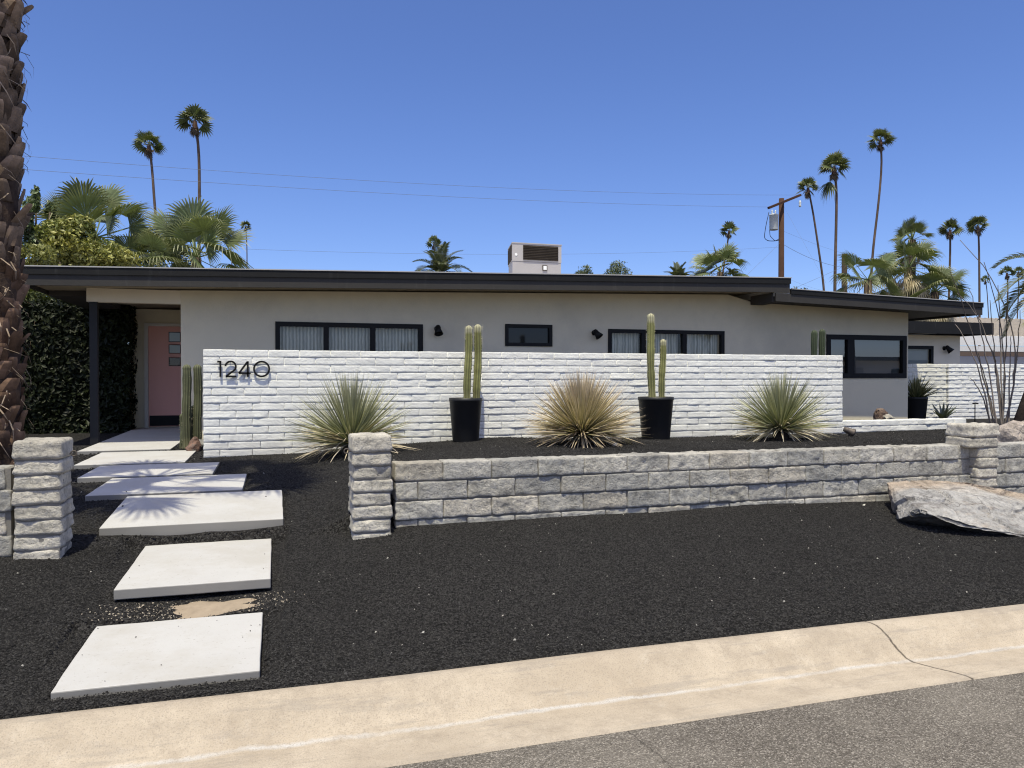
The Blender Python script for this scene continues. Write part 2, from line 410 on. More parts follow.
so.rotation_euler=SUNV.to_track_quat('Z','Y').to_euler(); so.location=(-8,-8,25)
cam=bpy.data.cameras.new('camera'); cam.sensor_width=36; cam.lens=36*FPX/1024; cam.clip_end=3000; cam.clip_start=.05
co=bpy.data.objects.new('camera',cam); COL.objects.link(co)
co.location=(0,0,EYE); co.rotation_euler=Euler((pi/2-PITCH,0,-TH),'XYZ'); scene.camera=co
scene.cycles.use_denoising=True; scene.cycles.denoiser='OPENIMAGEDENOISE'; scene.cycles.denoising_input_passes='RGB_ALBEDO_NORMAL'; scene.cycles.denoising_prefilter='ACCURATE'; scene.cycles.pixel_filter_type='BLACKMAN_HARRIS'; scene.cycles.filter_width=1.15; scene.cycles.sample_clamp_indirect=3.
scene.cycles.caustics_reflective=False; scene.cycles.caustics_refractive=False; scene.cycles.max_bounces=10; scene.cycles.diffuse_bounces=6
scene.view_settings.view_transform='Standard'; scene.view_settings.look='None'; scene.view_settings.exposure=0

# ------------------------------------------------------------------ terrain
CURB_Y=3.70; RET_Y=6.07; WALL_Y=10.79; HOUSE_Y=13.25; EAVE_Y=12.45; DOOR_Y=16.8
_front=np.array([(-30,3.7,.14),(-6,3.7,.14),(-3,3.7,.14),(-.5,3.7,.14),(2,3.7,.14),(5,3.7,.14),(9,3.7,.14),(30,3.7,.14),
 (-.5,4.9,.16),(-.5,5.3,.235),(-.5,6.2,.30),(-.5,6.44,.40),(-.6,6.7,.44),(-.6,7.6,.50),(-1,8.5,.51),(-1.4,9.8,.515),(-1.6,11.0,.525),(-2,12.2,.545),(-2,17,.54),
 (-1.5,5.75,.37),(-2.5,6,.42),(-4,6,.43),(-6,6,.42),(-3,9,.48),(-6,10,.52),(-4,13,.55),(-6,17,.56),
 (.7,5.9,.385),(1,6.05,.43),(1.8,6.05,.435),(3,6.05,.43),(4.2,6.05,.45),(5.6,6.05,.40),(7,6.05,.40),(9,6.05,.40),
 (.7,7,.5),(.2,8.5,.55),(-.3,9.7,.55),(-.6,10.7,.565),(0,12,.58),(3,4.9,.29),(6,4.9,.28),(1,4.9,.26),(-30,18,.55),(30,18,.6),(30,7,.4)])
_back=np.array([(.6,6.3,.60),(1.2,6.4,.74),(3,6.4,.75),(6,6.4,.74),(9,6.4,.74),(.3,8.5,.60),(.9,9.9,.64),(.2,10.7,.60),(-.8,10.7,.565),
 (3.1,10.7,.728),(2.5,10.2,.72),(6.2,10.7,.66),(9.1,10.7,.65),(5,8.5,.73),(8,8.5,.73),(11,10.5,.66),(11,8,.75),(11,12.5,.70),(14,13,.62),(20,13,.6),(20,7,.7),(4,12.5,.6),(13,17,.6),(-.8,13,.57),(30,18,.6)])
SL=[ # x0,x1,y0,y1, z front, z back, thickness, label
 ((-.985,-.075,3.955,4.90),.178,.188,.07,'pale concrete stepping slab nearest the street curb'),
 ((-.945,-.03,5.18,6.40),.318,.33,.065,'second pale slab from the curb, standing proud above a patch of bare sandy dirt'),
 ((-1.275,.06,6.46,7.62),.47,.54,.09,'wide slab just past the two pillars, fanned by the lower end of the palm shadow'),
 ((-1.635,-.30,7.72,8.90),.545,.55,.07,'fourth slab from the curb, mostly covered by the palm shadow'),
 ((-1.99,-.66,9.05,10.15),.55,.555,.07,'sunlit slab beside the left foot of the white wall, fifth from the curb'),
 ((-2.29,-1.07,10.26,11.80),.56,.565,.07,'sixth slab from the curb, next to the entry paving'),
 ((-2.62,-1.43,11.92,16.78),.58,.592,.08,'long concrete entry floor leading to the pink door')]
def _rbf(P):
    X=P[:,:2]; d=np.linalg.norm(X[:,None]-X[None],axis=2); n=len(P)
    A=np.zeros((n+3,n+3)); A[:n,:n]=d; A[:n,n]=A[n,:n]=1; A[:n,n+1:]=X; A[n+1:,:n]=X.T
    w=np.linalg.solve(A,np.concatenate([P[:,2],[0,0,0]]))
    def f(x,y):
        q=np.stack([x,y],1); d=np.linalg.norm(q[:,None]-X[None],axis=2)
        return d@w[:n]+w[n]+q@w[n+1:]
    return f
_ff,_fb=_rbf(_front),_rbf(_back)
def ground_z(x,y):
    x=np.atleast_1d(np.asarray(x,float)); y=np.atleast_1d(np.asarray(y,float))
    xc=np.clip(x,-14,18); yc=np.clip(y,3.7,17.5)
    a=_ff(xc,yc); b=_fb(xc,yc)
    mx=np.clip((x-.15)/.75,0,1); mx=mx*mx*(3-2*mx); my=np.clip((y-6.14)/.04,0,1)
    m=mx*my
    z=a*(1-m)+b*m
    p=np.stack([x,y,0*x],1)
    z=z+.014*fnoise(p,1.3,3)*np.clip((y-3.75)*2,0,1)+.006*vnoise(p,6,5)*np.clip((y-3.75)*3,0,1)
    z=np.where(y<4.0,np.minimum(z,.128+np.clip(y-3.79,0,1)*.35),z)
    for (x0,x1,y0,y1),zf,zb,th,_l in SL:
        inn=(x>x0-.01)&(x<x1+.01)&(y>y0-.01)&(y<y1+.01)
        zs=zf+(zb-zf)*np.clip((y-y0)/(y1-y0),0,1)-.05
        z=np.where(inn,np.minimum(z,zs),z)
        near=(x>x0-.12)&(x<x1+.12)&(y>y0-.10)&(y<y1+.012)
        z=np.where(near,np.minimum(z,zs+.035),z)
    return z
def gz(x,y): return float(ground_z(x,y)[0])

gx=np.concatenate([np.linspace(-60,-8,14)[:-1],np.linspace(-8,-3,40)[:-1],np.linspace(-3,9.5,270)[:-1],np.linspace(9.5,16,60)[:-1],np.linspace(16,90,15)])
gy=np.concatenate([np.linspace(3.69,6.12,62)[:-1],[6.12,6.14,6.18],np.linspace(6.22,13,130)[:-1],np.linspace(13,18,40)[:-1],np.linspace(18,110,15)])
X,Yg=np.meshgrid(gx,gy,indexing='ij'); Z=np.concatenate([ground_z(X.ravel()[i:i+8000],Yg.ravel()[i:i+8000]) for i in range(0,X.size,8000)])
mb=MB(); ny=len(gy); ii,jj=np.meshgrid(np.arange(len(gx)-1),np.arange(ny-1),indexing='ij'); a=(ii*ny+jj).ravel()
mb.add(np.stack([X.ravel(),Yg.ravel(),Z],1),np.stack([a,a+ny,a+ny+1,a+1],1))
tag(mb.build('gravel_ground',M['cinder_bed'],smooth=True),kind='structure')
mb=MB(); mb.add([(-900,-900,-.06),(900,-900,-.06),(900,900,-.06),(-900,900,-.06)],[(0,1,2,3)]); tag(mb.build('ground',M['desert']),kind='structure')
mb=MB(); mb.add([(-120,-7.5,0),(120,-7.5,0),(120,3.16,.018),(-120,3.16,.018)],[(0,1,2,3)]); tag(mb.build('road',M['asphalt']),kind='structure')
# rolled curb and gutter, one cast strip
prof=[(3.10,-.05),(3.155,.024),(3.20,.027),(3.36,.012),(3.47,.004),(3.52,.012),(3.57,.045),(3.62,.095),(3.665,.130),(3.70,.146),(3.74,.150),(3.775,.148),(3.79,.135),(3.79,-.05)]
prof=np.array(prof); xs=np.concatenate([np.linspace(-60,-4,12)[:-1],np.linspace(-4,8,120)[:-1],np.linspace(8,90,14)])
V=[]
for x in xs:
    q=prof.copy(); w=.010*vnoise(np.array([[x,0,0]]),.8,2)[0]; q[1:-1,0]+=w*.6; q[4:12,1]+=w*.35
    V.append(np.column_stack([np.full(len(q),x),q]))
V=np.concatenate(V); n=len(prof); F=[]
for i in range(len(xs)-1):
    for j in range(n-1): F.append((i*n+j,(i+1)*n+j,(i+1)*n+j+1,i*n+j+1))
mb=MB(); mb.add(V,F); tag(mb.build('curb',M['curb'],smooth=True),kind='structure')

# ------------------------------------------------------------------ stepping slabs
for k,((x0,x1,y0,y1),zf,zb,th,lab) in enumerate(SL):
    mb=MB(); c=((x0+x1)/2,(y0+y1)/2,(zf+zb)/2-th/2)
    block(mb,c,(x1-x0,y1-y0,th),(14,14,3),.007,.002,9,k)
    v=mb.v[0]; v[:,2]+=(v[:,1]-c[1])*(zb-zf)/(y1-y0)
    q=v.copy(); q[:,2]=0
    edge=np.minimum.reduce([v[:,0]-x0,x1-v[:,0],v[:,1]-y0,y1-v[:,1]])<.03
    v[:,:2]+=(edge*.0022*vnoise(q,9,k+3))[:,None]
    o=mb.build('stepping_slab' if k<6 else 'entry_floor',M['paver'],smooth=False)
    tag(o,lab,'paving slab' if k<6 else 'paving','concrete slabs of the entry path')
SLABS=[s[0] for s in SL]

# bare dirt patch under the second slab
mb=MB(); c=np.array((-.36,5.04)); ang=np.linspace(0,2*pi,40,endpoint=False); rings=np.linspace(0,1,9)
V=[]
for r in rings:
    for a_ in ang:
        rr=r*(1+.6*vnoise(np.array([[cos(a_)*2,sin(a_)*2,1.]]),1.3,4)[0])
        x=c[0]+cos(a_)*.33*rr; y=c[1]+sin(a_)*.135*rr
        V.append((x,y,gz(x,y)+.018*(1-r**2)-.010*r+.002))
F=[(i*40+j,i*40+(j+1)%40,(i+1)*40+(j+1)%40,(i+1)*40+j) for i in range(8) for j in range(40)]
mb.add(V,F); tag(mb.build('dirt_patch',M['dirt'],smooth=True),kind='structure')

# ------------------------------------------------------------------ loose gravel (stuff)
def stones(n, xr, yr, smin, smax, seed, pale=.004):
    g=np.random.default_rng(seed)
    x=g.uniform(*xr,n); y=g.uniform(*yr,n); keep=np.ones(n,bool)
    r_,u_=x*cos(TH)-y*sin(TH), x*sin(TH)+y*cos(TH)
    keep&=(np.abs(r_)<u_*.70+.3)
    top=np.full(n,-9.)
    for (x0,x1,y0,y1),zf,zb,th_,l_ in SL:
        i_=(x>x0-.008)&(x<x1+.008)&(y>y0-.008)&(y<y1+.008); ed=np.minimum.reduce([x-x0,x1-x,y-y0,y1-y])
        ok=(ed>.01)&(g.random(n)<.0008*np.exp(-ed/.25)+.012*np.exp(-ed/.03)); keep&=~(i_&~ok)
        top=np.where(i_&ok,zf+(zb-zf)*(y-y0)/(y1-y0),top)
    keep&=~((x>.74)&(y>RET_Y-.02)&(y<6.30)); keep&=~((x>-.91)&(x<9.3)&(y>WALL_Y-.02))
    keep&=~((x>9.2)&(y>WALL_Y-.02)); keep&=~((x<-.91)&(y>13))
    dd=((x+.36)/.26)**2+((y-5.04)/.11)**2; keep&=~((dd<1)&(g.random(n)<.75)); d2=((x+.48)/.55)**2+((y-5.02)/.17)**2
    x=x[keep]; y=y[keep]; n=len(x); top=top[keep]
    z=np.concatenate([ground_z(x[i:i+8000],y[i:i+8000]) for i in range(0,n,8000)])
    z=np.where(top>-1,top+.001,z)
    s=g.uniform(smin,smax,n)*np.where(g.random(n)<.06,1.5,1)
    base=np.array([(1,0,0),(0,1,0),(-1,0,0),(0,-1,0),(.1,.1,.8),(-.1,0,-.7)])
    V=base[None]*(1+g.uniform(-.35,.35,(n,6,1)))*s[:,None,None]/2
    a=g.uniform(0,2*pi,n); ca,sa=np.cos(a),np.sin(a); tl=g.uniform(-.6,.6,n)
    vx=V[:,:,0]*ca[:,None]-V[:,:,1]*sa[:,None]; vy=V[:,:,0]*sa[:,None]+V[:,:,1]*ca[:,None]; vz=V[:,:,2]+vx*tl[:,None]
    V=np.stack([vx+x[:,None],vy+y[:,None],vz+(z+s*.18)[:,None]],2)
    F=np.array([(0,1,4),(1,2,4),(2,3,4),(3,0,4),(1,0,5),(2,1,5),(3,2,5),(0,3,5)])
    F=(F[None]+np.arange(n)[:,None,None]*6).reshape(-1,3)
    v=g.uniform(.4,1.5,n)[:,None]*(1+.5*np.clip(fnoise(np.stack([x,y,0*x],1),.9,seed+4),-.5,.8))[:,None]*np.array((.040,.038,.0365))
    v[g.random(n)<.02]*=1.7
    p=g.random(n)<pale; v[p]=np.array((.42,.40,.36))*g.uniform(.6,1.2,(p.sum(),1))
    near=(d2[keep]<g.uniform(0,1.5,n))&(g.random(n)<.33); v[near]=np.array((.42,.36,.28))*g.uniform(.5,1.2,(near.sum(),1))
    return V.reshape(-1,3),F,np.repeat(v,6,axis=0)
mb=MB()
for a_ in ((190000,(-3.6,8.2),(3.80,6.2),.0055,.0115,1,.0007),(26000,(-3.6,8.2),(3.80,6.2),.008,.015,2,.0035),(85000,(-5.,11.5),(6.2,10.8),.009,.018,3,.0014),(900,(-3.6,8.2),(3.85,6.2),.013,.022,7,.045),(9000,(-7,-.9),(9,13),.02,.035,4,.001)):
    mb.add(*stones(*a_))
tag(mb.build('lava_gravel',M['cinder']),'loose black lava gravel with a few pale chips covering the yard','gravel',kind='stuff')

# ------------------------------------------------------------------ masonry walls
def slump_wall(mb, x0, x1, ztop, zbot, y, thick, course=.1016, unit=.4064, seed=1, col=(1,1,1), amp=.0042, slump=.0075, jit=.0):
    g=random.Random(seed); k=0; z=ztop
    while z>zbot-course*.2:
        off=-(k%2)*unit/2-g.choice((0,0,0,unit/4)); x=x0+off
        while x<x1-.01:
            a=max(x,x0); b=min(x+unit,x1)
            if b-a>.03:
                dy=g.uniform(-.002,.002); tint=g.uniform(.94,1.04)
                block(mb,((a+b)/2,y+thick/2+dy,z-course/2+g.uniform(-.001,.001)),(b-a-.007,thick,course-.004+g.uniform(-.003,.001)),
                      (12,3,6),.006,amp*g.uniform(.5,1.3),17,g.randrange(9999),tuple(c*tint for c in col),slump*g.uniform(.5,1.35),wob=.0018)
            x+=unit
        z-=course; k+=1
mb=MB(); slump_wall(mb,-.90,9.17,1.968,.50,WALL_Y,.20,seed=3)
mb.box(-.885,9.155,WALL_Y+.009,WALL_Y+.19,.40,1.95)
o=mb.build('block_wall',M['white'],smooth=True); tag(o,'long white painted slump block wall carrying the house number','wall')
mb=MB(); slump_wall(mb,9.19,11.9,.855,.55,WALL_Y+.05,.22,seed=5,amp=.009,slump=.012)
mb.box(9.2,11.88,WALL_Y+.065,WALL_Y+.24,.45,.83)
tag(mb.build('low_block_wall',M['white'],smooth=True),'knee-high whitewashed block kerb running on from the right end of the white wall','wall')
mb=MB(); slump_wall(mb,15.15,22,1.905,.5,14.3,.2,course=.0965,seed=8,amp=.008,slump=.012)
mb.box(15.17,21.98,14.315,14.48,.45,1.885)
tag(mb.build('block_fence',M['white'],smooth=True),'bright white block fence behind the bare ocotillo stems','wall')
M['white_shade']=simple('shaded_white_masonry_paint',(.74,.72,.63),.8,.2,.1,5,.5,45)  # creamier copy of the white paint, with this section's shade in the colour
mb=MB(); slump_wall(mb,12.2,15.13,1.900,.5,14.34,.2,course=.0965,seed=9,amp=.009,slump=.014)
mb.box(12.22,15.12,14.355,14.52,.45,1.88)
tag(mb.build('block_fence',M['white_shade'],smooth=True),'white block fence section with shade put into its colour, behind the tall planter at the corner of the house','wall')

RC=[(.52,.49,.43),(.555,.51,.435),(.475,.455,.41),(.52,.495,.445),(.43,.415,.38)]
def retaining(x0,x1,ztop,zbot,y,seed):
    g=random.Random(seed); mb=MB(); z=ztop; k=0; course=.1524; unit=.4064
    while z>zbot:
        x=x0-(k%2)*unit*.55-(.02 if k%2==0 else 0)
        while x<x1-.01:
            a=max(x,x0); b=min(x+unit,x1)
            if b-a>.04:
                c=g.choice(RC); tnt=g.uniform(.80,1.12)
                block(mb,((a+b)/2,y+.10+g.uniform(-.010,.008),z-course/2),(b-a-.010,.20,course-.011+g.uniform(-.004,.002)),(22,4,11),.007,.0105*g.uniform(.5,1.5),19,g.randrange(9999),tuple(q*tnt for q in c),.006)
            x+=unit
        z-=course; k+=1
    return mb
mb=retaining(.90,6.72,.932,.25,RET_Y,4)
o=mb.build('retaining_wall',M['split'],smooth=True); tag(o,'long grey split face retaining wall between the two stone pillars','wall')
m2=MB(); m2.box(.91,6.71,RET_Y+.016,RET_Y+.19,.2,.923); m2.build('mortar_bed',M['mortar'],o)
mb=retaining(7.0,10.5,.925,.25,RET_Y+.0,6)
o=mb.build('retaining_wall',M['split'],smooth=True); tag(o,'short stretch of grey retaining wall running out of the picture behind the boulder','wall')
m2=MB(); m2.box(7.01,10.49,RET_Y+.016,RET_Y+.19,.2,.915); m2.build('mortar_bed',M['mortar'],o)
mb=retaining(-7.0,-1.70,1.005,.25,5.95,9)
o=mb.build('low_stone_wall',M['split'],smooth=True); tag(o,'low grey stone wall left of the path, cut off by the left edge','wall')
m2=MB(); m2.box(-6.99,-1.71,5.966,6.14,.2,.995); m2.build('mortar_bed',M['mortar'],o)

def pillar(x0,x1,y0,y1,ztop,zbot,seed,label,tops=None,hook=None):
    g=random.Random(seed); mb=MB(); z=ztop; k=0; course=.1016
    o=thing('stone_pillar',((x0+x1)/2,(y0+y1)/2,gz((x0+x1)/2,y0-.03)),label,'pillar')
    while z>zbot:
        h=course*1.32 if k==0 else course
        tn=g.uniform(.92,1.15); c=tuple(q*tn for q in (.56,.52,.445))
        dx=g.uniform(-.006,.006); e=.010 if k==0 else g.uniform(-.006,.008)
        a0,a1=(x0,x1) if not tops or k>=len(tops) else tops[k]
        block(mb,((a0+a1)/2+dx,(y0+y1)/2+g.uniform(-.004,.004),z-h/2),(a1-a0+e-.022,y1-y0+e-.022,h-.004),(16,14,8),.022 if k==0 else .017,.010,17,g.randrange(999),c,.009,wob=.004)
        z-=h; k+=1
    mb.build('block_stack',M['split'],o,smooth=True)
    m2=MB(); m2.box(x0+.02,x1-.02,y0+.02,y1-.02,zbot-.05,ztop-.05); m2.build('mortar_core',M['mortar'],o)
    if hook:
        hx,hy,hz,sg=hook
        m3=MB(); m3.tube([(hx-sg*.03,hy,hz),(hx+sg*.012,hy,hz)],.005,8)
        a=np.linspace(0,2*pi,17); m3.tube([(hx+sg*(.030)-sg*.018*cos(q),hy,hz+.018*sin(q)) for q in a],.0045,8,caps=False)
        m3.build('eye_hook',M['rust'],o,smooth=True)
    return o
pillar(-1.69,-1.385,5.88,6.23,1.185,.3,21,'grey stone pillar left of the path, in front of the shaggy palm trunk',hook=(-1.385,6.08,1.075,1))
pillar(.555,.865,5.90,6.30,1.168,.3,22,'grey stone pillar at the left end of the long retaining wall',hook=(.55,6.0,1.045,-1))
pillar(6.70,6.98,5.96,6.28,1.135,.3,23,'stone pillar at the right end of the retaining wall, wider in its two top courses',tops=[(6.60,6.99),(6.585,6.985)])

# ------------------------------------------------------------------ boulders and rocks
def hull_rock(name, pts, label, seed, cuts=3, amp=.02, freq=5, cols=((.42,.39,.35),(.30,.29,.27)), cat='rock', rim=None):
    bm=bmesh.new()
    for p in pts: bm.verts.new(tuple(p))
    bmesh.ops.convex_hull(bm,input=list(bm.verts))
    for v in [v for v in bm.verts if not v.link_faces]: bm.verts.remove(v)
    bmesh.ops.triangulate(bm,faces=list(bm.faces))
    for _ in range(cuts): bmesh.ops.subdivide_edges(bm,edges=list(bm.edges),cuts=1,use_grid_fill=True)
    for _ in range(2 if cuts<4 else 2): bmesh.ops.smooth_vert(bm,verts=list(bm.verts),factor=.35,use_axis_x=True,use_axis_y=True,use_axis_z=True)
    bm.normal_update(); bm.verts.index_update()
    P=np.array([v.co for v in bm.verts]); N=np.array([v.normal for v in bm.verts])
    st=(P@np.array(((.93,.36,0),(-.36,.93,0),(0,0,1))))*np.array((.45,1.5,2.0))
    n=fnoise(P,freq,seed,4); rid=-np.abs(vnoise(st,freq*.7,seed+5))
    P2=P+N*(n*amp+rid*amp*1.0+.35*amp*vnoise(P,freq*7,seed+8)-.9*amp*(np.abs(vnoise(P,freq*.45,seed+11))<.05))[:,None]
    m=np.clip(.5+.8*fnoise(st,freq*.6,seed+2),0,1)[:,None]
    c=np.array(cols[0])*m+np.array(cols[1])*(1-m)
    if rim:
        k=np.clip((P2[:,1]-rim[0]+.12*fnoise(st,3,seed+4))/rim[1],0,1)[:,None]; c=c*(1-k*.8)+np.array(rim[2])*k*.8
        dn=np.clip(-N[:,2]*1.5+.1,0,1)[:,None]; c=c*(1-dn*.75)  # downward faces: shade of the undercut put into the colour
    F=[[v.index for v in f.verts] for f in bm.faces]; bm.free()
    mb=MB(); mb.add(P2,F,c); return tag(mb.build(name,M['stone'],smooth=False),label,cat)
g0=.28
B=[at(886,482,5.93),at(925,480,5.98),at(965,481,5.98),at(1000,489,5.95),at(1030,498,5.9),at(1085,505,5.9),at(1120,520,5.6),
   at(899,519,5.36),at(921,511,5.12),at(939,517,5.02),at(964,526,4.95),at(1014,534,4.86),at(1060,545,4.8),at(1110,548,4.9)]
low=[(5.55,5.85,.25),(5.62,5.62,.20),(6.0,5.6,.18),(6.6,5.6,.18),(7.2,5.6,.18),(7.4,5.8,.25),(6.3,5.95,.3)]
B+=[at(912,488,5.58),at(965,491,5.52),at(1012,500,5.46),at(1070,512,5.4)]
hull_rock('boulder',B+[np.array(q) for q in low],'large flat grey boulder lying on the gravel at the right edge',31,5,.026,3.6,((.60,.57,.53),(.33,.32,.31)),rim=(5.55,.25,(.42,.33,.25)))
def blob_rock(name,c,r,label,seed,cols,cat='rock'):
    g=np.random.default_rng(seed); d=g.normal(size=(26,3)); d/=np.linalg.norm(d,axis=1)[:,None]
    return hull_rock(name,np.array(c)+d*np.array(r)*g.uniform(.8,1.05,(26,1)),label,seed,2,.12*min(r),1.2/min(r),cols,cat)
q=at(1030,434,6.9); blob_rock('boulder',(8.22,6.75,.90),(.50,.28,.24),'smooth pinkish rock on the soil behind the right stone pillar',5,((.50,.43,.37),(.42,.36,.31)))
q=at(881,412,12.6); blob_rock('rock',(q[0],12.6,.78),(.19,.16,.24),'rusty brown rock leaning on the house wall under the corner window',6,((.24,.16,.12),(.15,.11,.09)))
q=at(890,419,12.3); blob_rock('rock',(q[0],12.3,.80),(.16,.12,.10),'small pale rock in front of the rusty brown rock',7,((.55,.5,.42),(.45,.42,.36)))
q=lay(615,447,.72); blob_rock('rock',(q[0],q[1],.745),(.045,.04,.035),'fist sized pale stone at the foot of the tan bushy plant',8,((.5,.48,.44),(.4,.38,.36)))

# ------------------------------------------------------------------ house number 1240
hn=thing('house_number',at(243,369,WALL_Y),'black metal numerals 1240 standing off the white wall','house number')
def digit(label, strokes):
    mb=MB()
    for pts in strokes:
        P=np.array([at(u,v,WALL_Y-.034) for u,v in pts]); P[:,1]=WALL_Y-.034
        # square bar: 17 mm wide, 12 mm deep
        n=len(P); tg=np.gradient(P,axis=0); tg/=np.linalg.norm(tg,axis=1)[:,None]
        sd=np.stack([-tg[:,2],0*tg[:,0],tg[:,0]],1)*.012
        d=np.array((0,.007,0)); V=np.concatenate([P-sd-d,P+sd-d,P+sd+d,P-sd+d]); F=[]
        for i in range(n-1):
            for k in range(4): F.append((k*n+i,k*n+i+1,((k+1)%4)*n+i+1,((k+1)%4)*n+i))
        F+= [(0,n,2*n,3*n),(n-1,4*n-1,3*n-1,2*n-1)]
        mb.add(V,F)
    for pts in strokes[:1]:
        for e in (pts[len(pts)//3],pts[-1]):
            q=at(*e,WALL_Y); mb.tube([(q[0],WALL_Y-.03,q[2]),(q[0],WALL_Y+.006,q[2])],.004,6)
    o=mb.build('digit',M['black_metal'],hn); o['label']=label
digit('numeral 1 with a short flag',[[(220.4,360.8),(220.4,369),(220.4,376.8)],[(217.2,361.6),(220.4,361.6)]])
arc=[(230.6+5.2*cos(a),366.6-5.2*sin(a)) for a in np.linspace(pi*.98,-pi*.22,14)]
digit('numeral 2',[arc+[(226.2,376.2),(226.4,376.4)],[(225.6,376.4),(236.6,376.4)]])
digit('numeral 4',[[(247.8,361.2),(247.8,369),(247.8,376.8)],[(247.6,361.6),(239,373.2)],[(238.6,373.2),(250.8,373.2)]])
digit('round numeral 0',[[(261.6+7.6*cos(a),369-7.4*sin(a)) for a in np.linspace(0,2*pi,33)]])

# ------------------------------------------------------------------ house
def roofz(x, which):        # top of roof at the eave line
    return 3.172+(x+3.44)*(.309/12.8) if which==0 else 3.274-(x-9.40)*(.136/4.69)
house=thing('house',(4,HOUSE_Y,.58),'low beige midcentury house with charcoal flat roof and pink front door','house')
OPEN=[(0.005,2.455,1.62,2.515,'w'),(3.945,4.842,2.158,2.553,'s'),(5.955,8.436,1.62,2.50,'w'),(10.84,12.88,1.575,2.475,'c')]
def under(x): return (roofz(x,0)-.24) if x<9.1 else (roofz(x,1)-.20)
def wall_mesh():
    mb=MB(); x0,x1,z0=-1.43,12.935,.35; y0,y1=HOUSE_Y,HOUSE_Y+.16
    xs=sorted(set([x0,x1,9.1,9.101]+[o[0] for o in OPEN]+[o[1] for o in OPEN]+list(np.linspace(x0,x1,14)[1:-1])))
    zs=sorted(set([z0]+[o[2] for o in OPEN]+[o[3] for o in OPEN]))+['top']
    zz=lambda z,x: under(x) if z=='top' else z
    inside=lambda x,z: any(o[0]<x<o[1] and o[2]<z<o[3] for o in OPEN)
    for a,b in zip(xs[:-1],xs[1:]):
        for c,d in zip(zs[:-1],zs[1:]):
            zc=(c+d)/2 if d!='top' else c+.1
            if inside((a+b)/2,zc): continue
            P=[(a,y0,zz(c,a)),(b,y0,zz(c,b)),(b,y0,zz(d,b)),(a,y0,zz(d,a))]
            mb.add(P,[(0,1,2,3)]); mb.add([(p[0],y1,p[2]) for p in P],[(3,2,1,0)])
    for (a,b,c,d,_) in OPEN:   # reveals
        mb.add([(a,y0,c),(a,y1,c),(a,y1,d),(a,y0,d)],[(0,1,2,3)]); mb.add([(b,y0,c),(b,y1,c),(b,y1,d),(b,y0,d)],[(3,2,1,0)])
        mb.add([(a,y0,c),(b,y0,c),(b,y1,c),(a,y1,c)],[(0,1,2,3)]); mb.add([(a,y0,d),(b,y0,d),(b,y1,d),(a,y1,d)],[(3,2,1,0)])
    # flanks, back
    mb.box(x1-.16,x1-.0005,y1,21.5,z0,under(x1)); mb.box(x0,x1,21.5,21.66,z0,3.0)
    mb.box(x0,x0+.16,y1,DOOR_Y,z0,under(x0)); 
    mb.box(-2.74,-1.0,DOOR_Y,DOOR_Y+.16,z0,2.95)
    mb.box(-2.74,-2.58,DOOR_Y+.16,21.5,z0,2.95)
    return mb
wall=wall_mesh().build('wall',M['stucco'],house)
mb=MB(); mb.box(-2.77,-1.432,HOUSE_Y+.002,HOUSE_Y+.16,2.765,under(-1.5)-.003); mb.build('porch_header',M['header'],house)
mb=MB(); mb.box(-2.735,-2.625,HOUSE_Y+.02,HOUSE_Y+.13,.55,2.764); mb.build('post',M['navy_post'],house)
# beam under the left rake and at back of the porch
def slab(mb,x0,x1,y0,y1,f,t0,t1,n=1):
    xs=np.linspace(x0,x1,n+1)
    for a,b in zip(xs[:-1],xs[1:]):
        mb.hexa([(a,y0,f(a)+t0),(b,y0,f(b)+t0),(b,y1,f(b)+t0),(a,y1,f(a)+t0),(a,y0,f(a)+t1),(b,y0,f(b)+t1),(b,y1,f(b)+t1),(a,y1,f(a)+t1)])
r0=lambda x: roofz(x,0); r1=lambda x: roofz(x,1)
mb=MB(); slab(mb,-3.40,9.32,EAVE_Y+.05,22.0,r0,-.16,-.012); roof=mb.build('roof',M['roofing'],house)
mb=MB(); slab(mb,-3.39,9.31,EAVE_Y+.051,21.95,r0,-.215,-.163); mb.build('soffit',M['soffit'],house)
mb=MB(); slab(mb,-3.38,-2.79,HOUSE_Y+.4,21.9,r0,-.30,-.217); mb.build('porch_beam',M['soffit_dark'],house)
# upper fascia board stands proud of the lower one
mb=MB(); slab(mb,-3.45,9.365,EAVE_Y-.022,EAVE_Y+.03,r0,-.112,-.004,24); slab(mb,-3.452,-3.40,EAVE_Y+.031,22.03,r0,-.112,-.004); slab(mb,9.32,9.366,EAVE_Y+.031,22.03,r0,-.112,-.004)
v=np.concatenate(mb.v); mb.build('upper_fascia',M['fascia'],house)
mb=MB(); slab(mb,-3.46,9.375,EAVE_Y-.034,EAVE_Y+.06,r0,-.006,.010,24); mb.build('drip_edge',M['roof_drip'],house)
mb=MB(); slab(mb,-3.44,9.358,EAVE_Y+.004,EAVE_Y+.042,r0,-.268,-.110,24); slab(mb,-3.442,-3.405,EAVE_Y+.043,22.0,r0,-.268,-.110); slab(mb,9.322,9.357,EAVE_Y+.043,22.0,r0,-.262,-.110); mb.build('lower_fascia',M['fascia_low'],house)
mb=MB(); slab(mb,9.06,14.05,EAVE_Y+.05,21.0,r1,-.15,-.012); mb.build('roof',M['roofing'],house)
mb=MB(); slab(mb,9.07,14.04,EAVE_Y+.051,20.95,r1,-.205,-.153); mb.build('soffit',M['soffit_dark'],house)
mb=MB(); slab(mb,9.38,14.09,EAVE_Y-.012,EAVE_Y+.03,r1,-.095,-.004,10); slab(mb,14.05,14.092,EAVE_Y+.031,21.02,r1,-.095,-.004); mb.build('upper_fascia',M['fascia'],house)
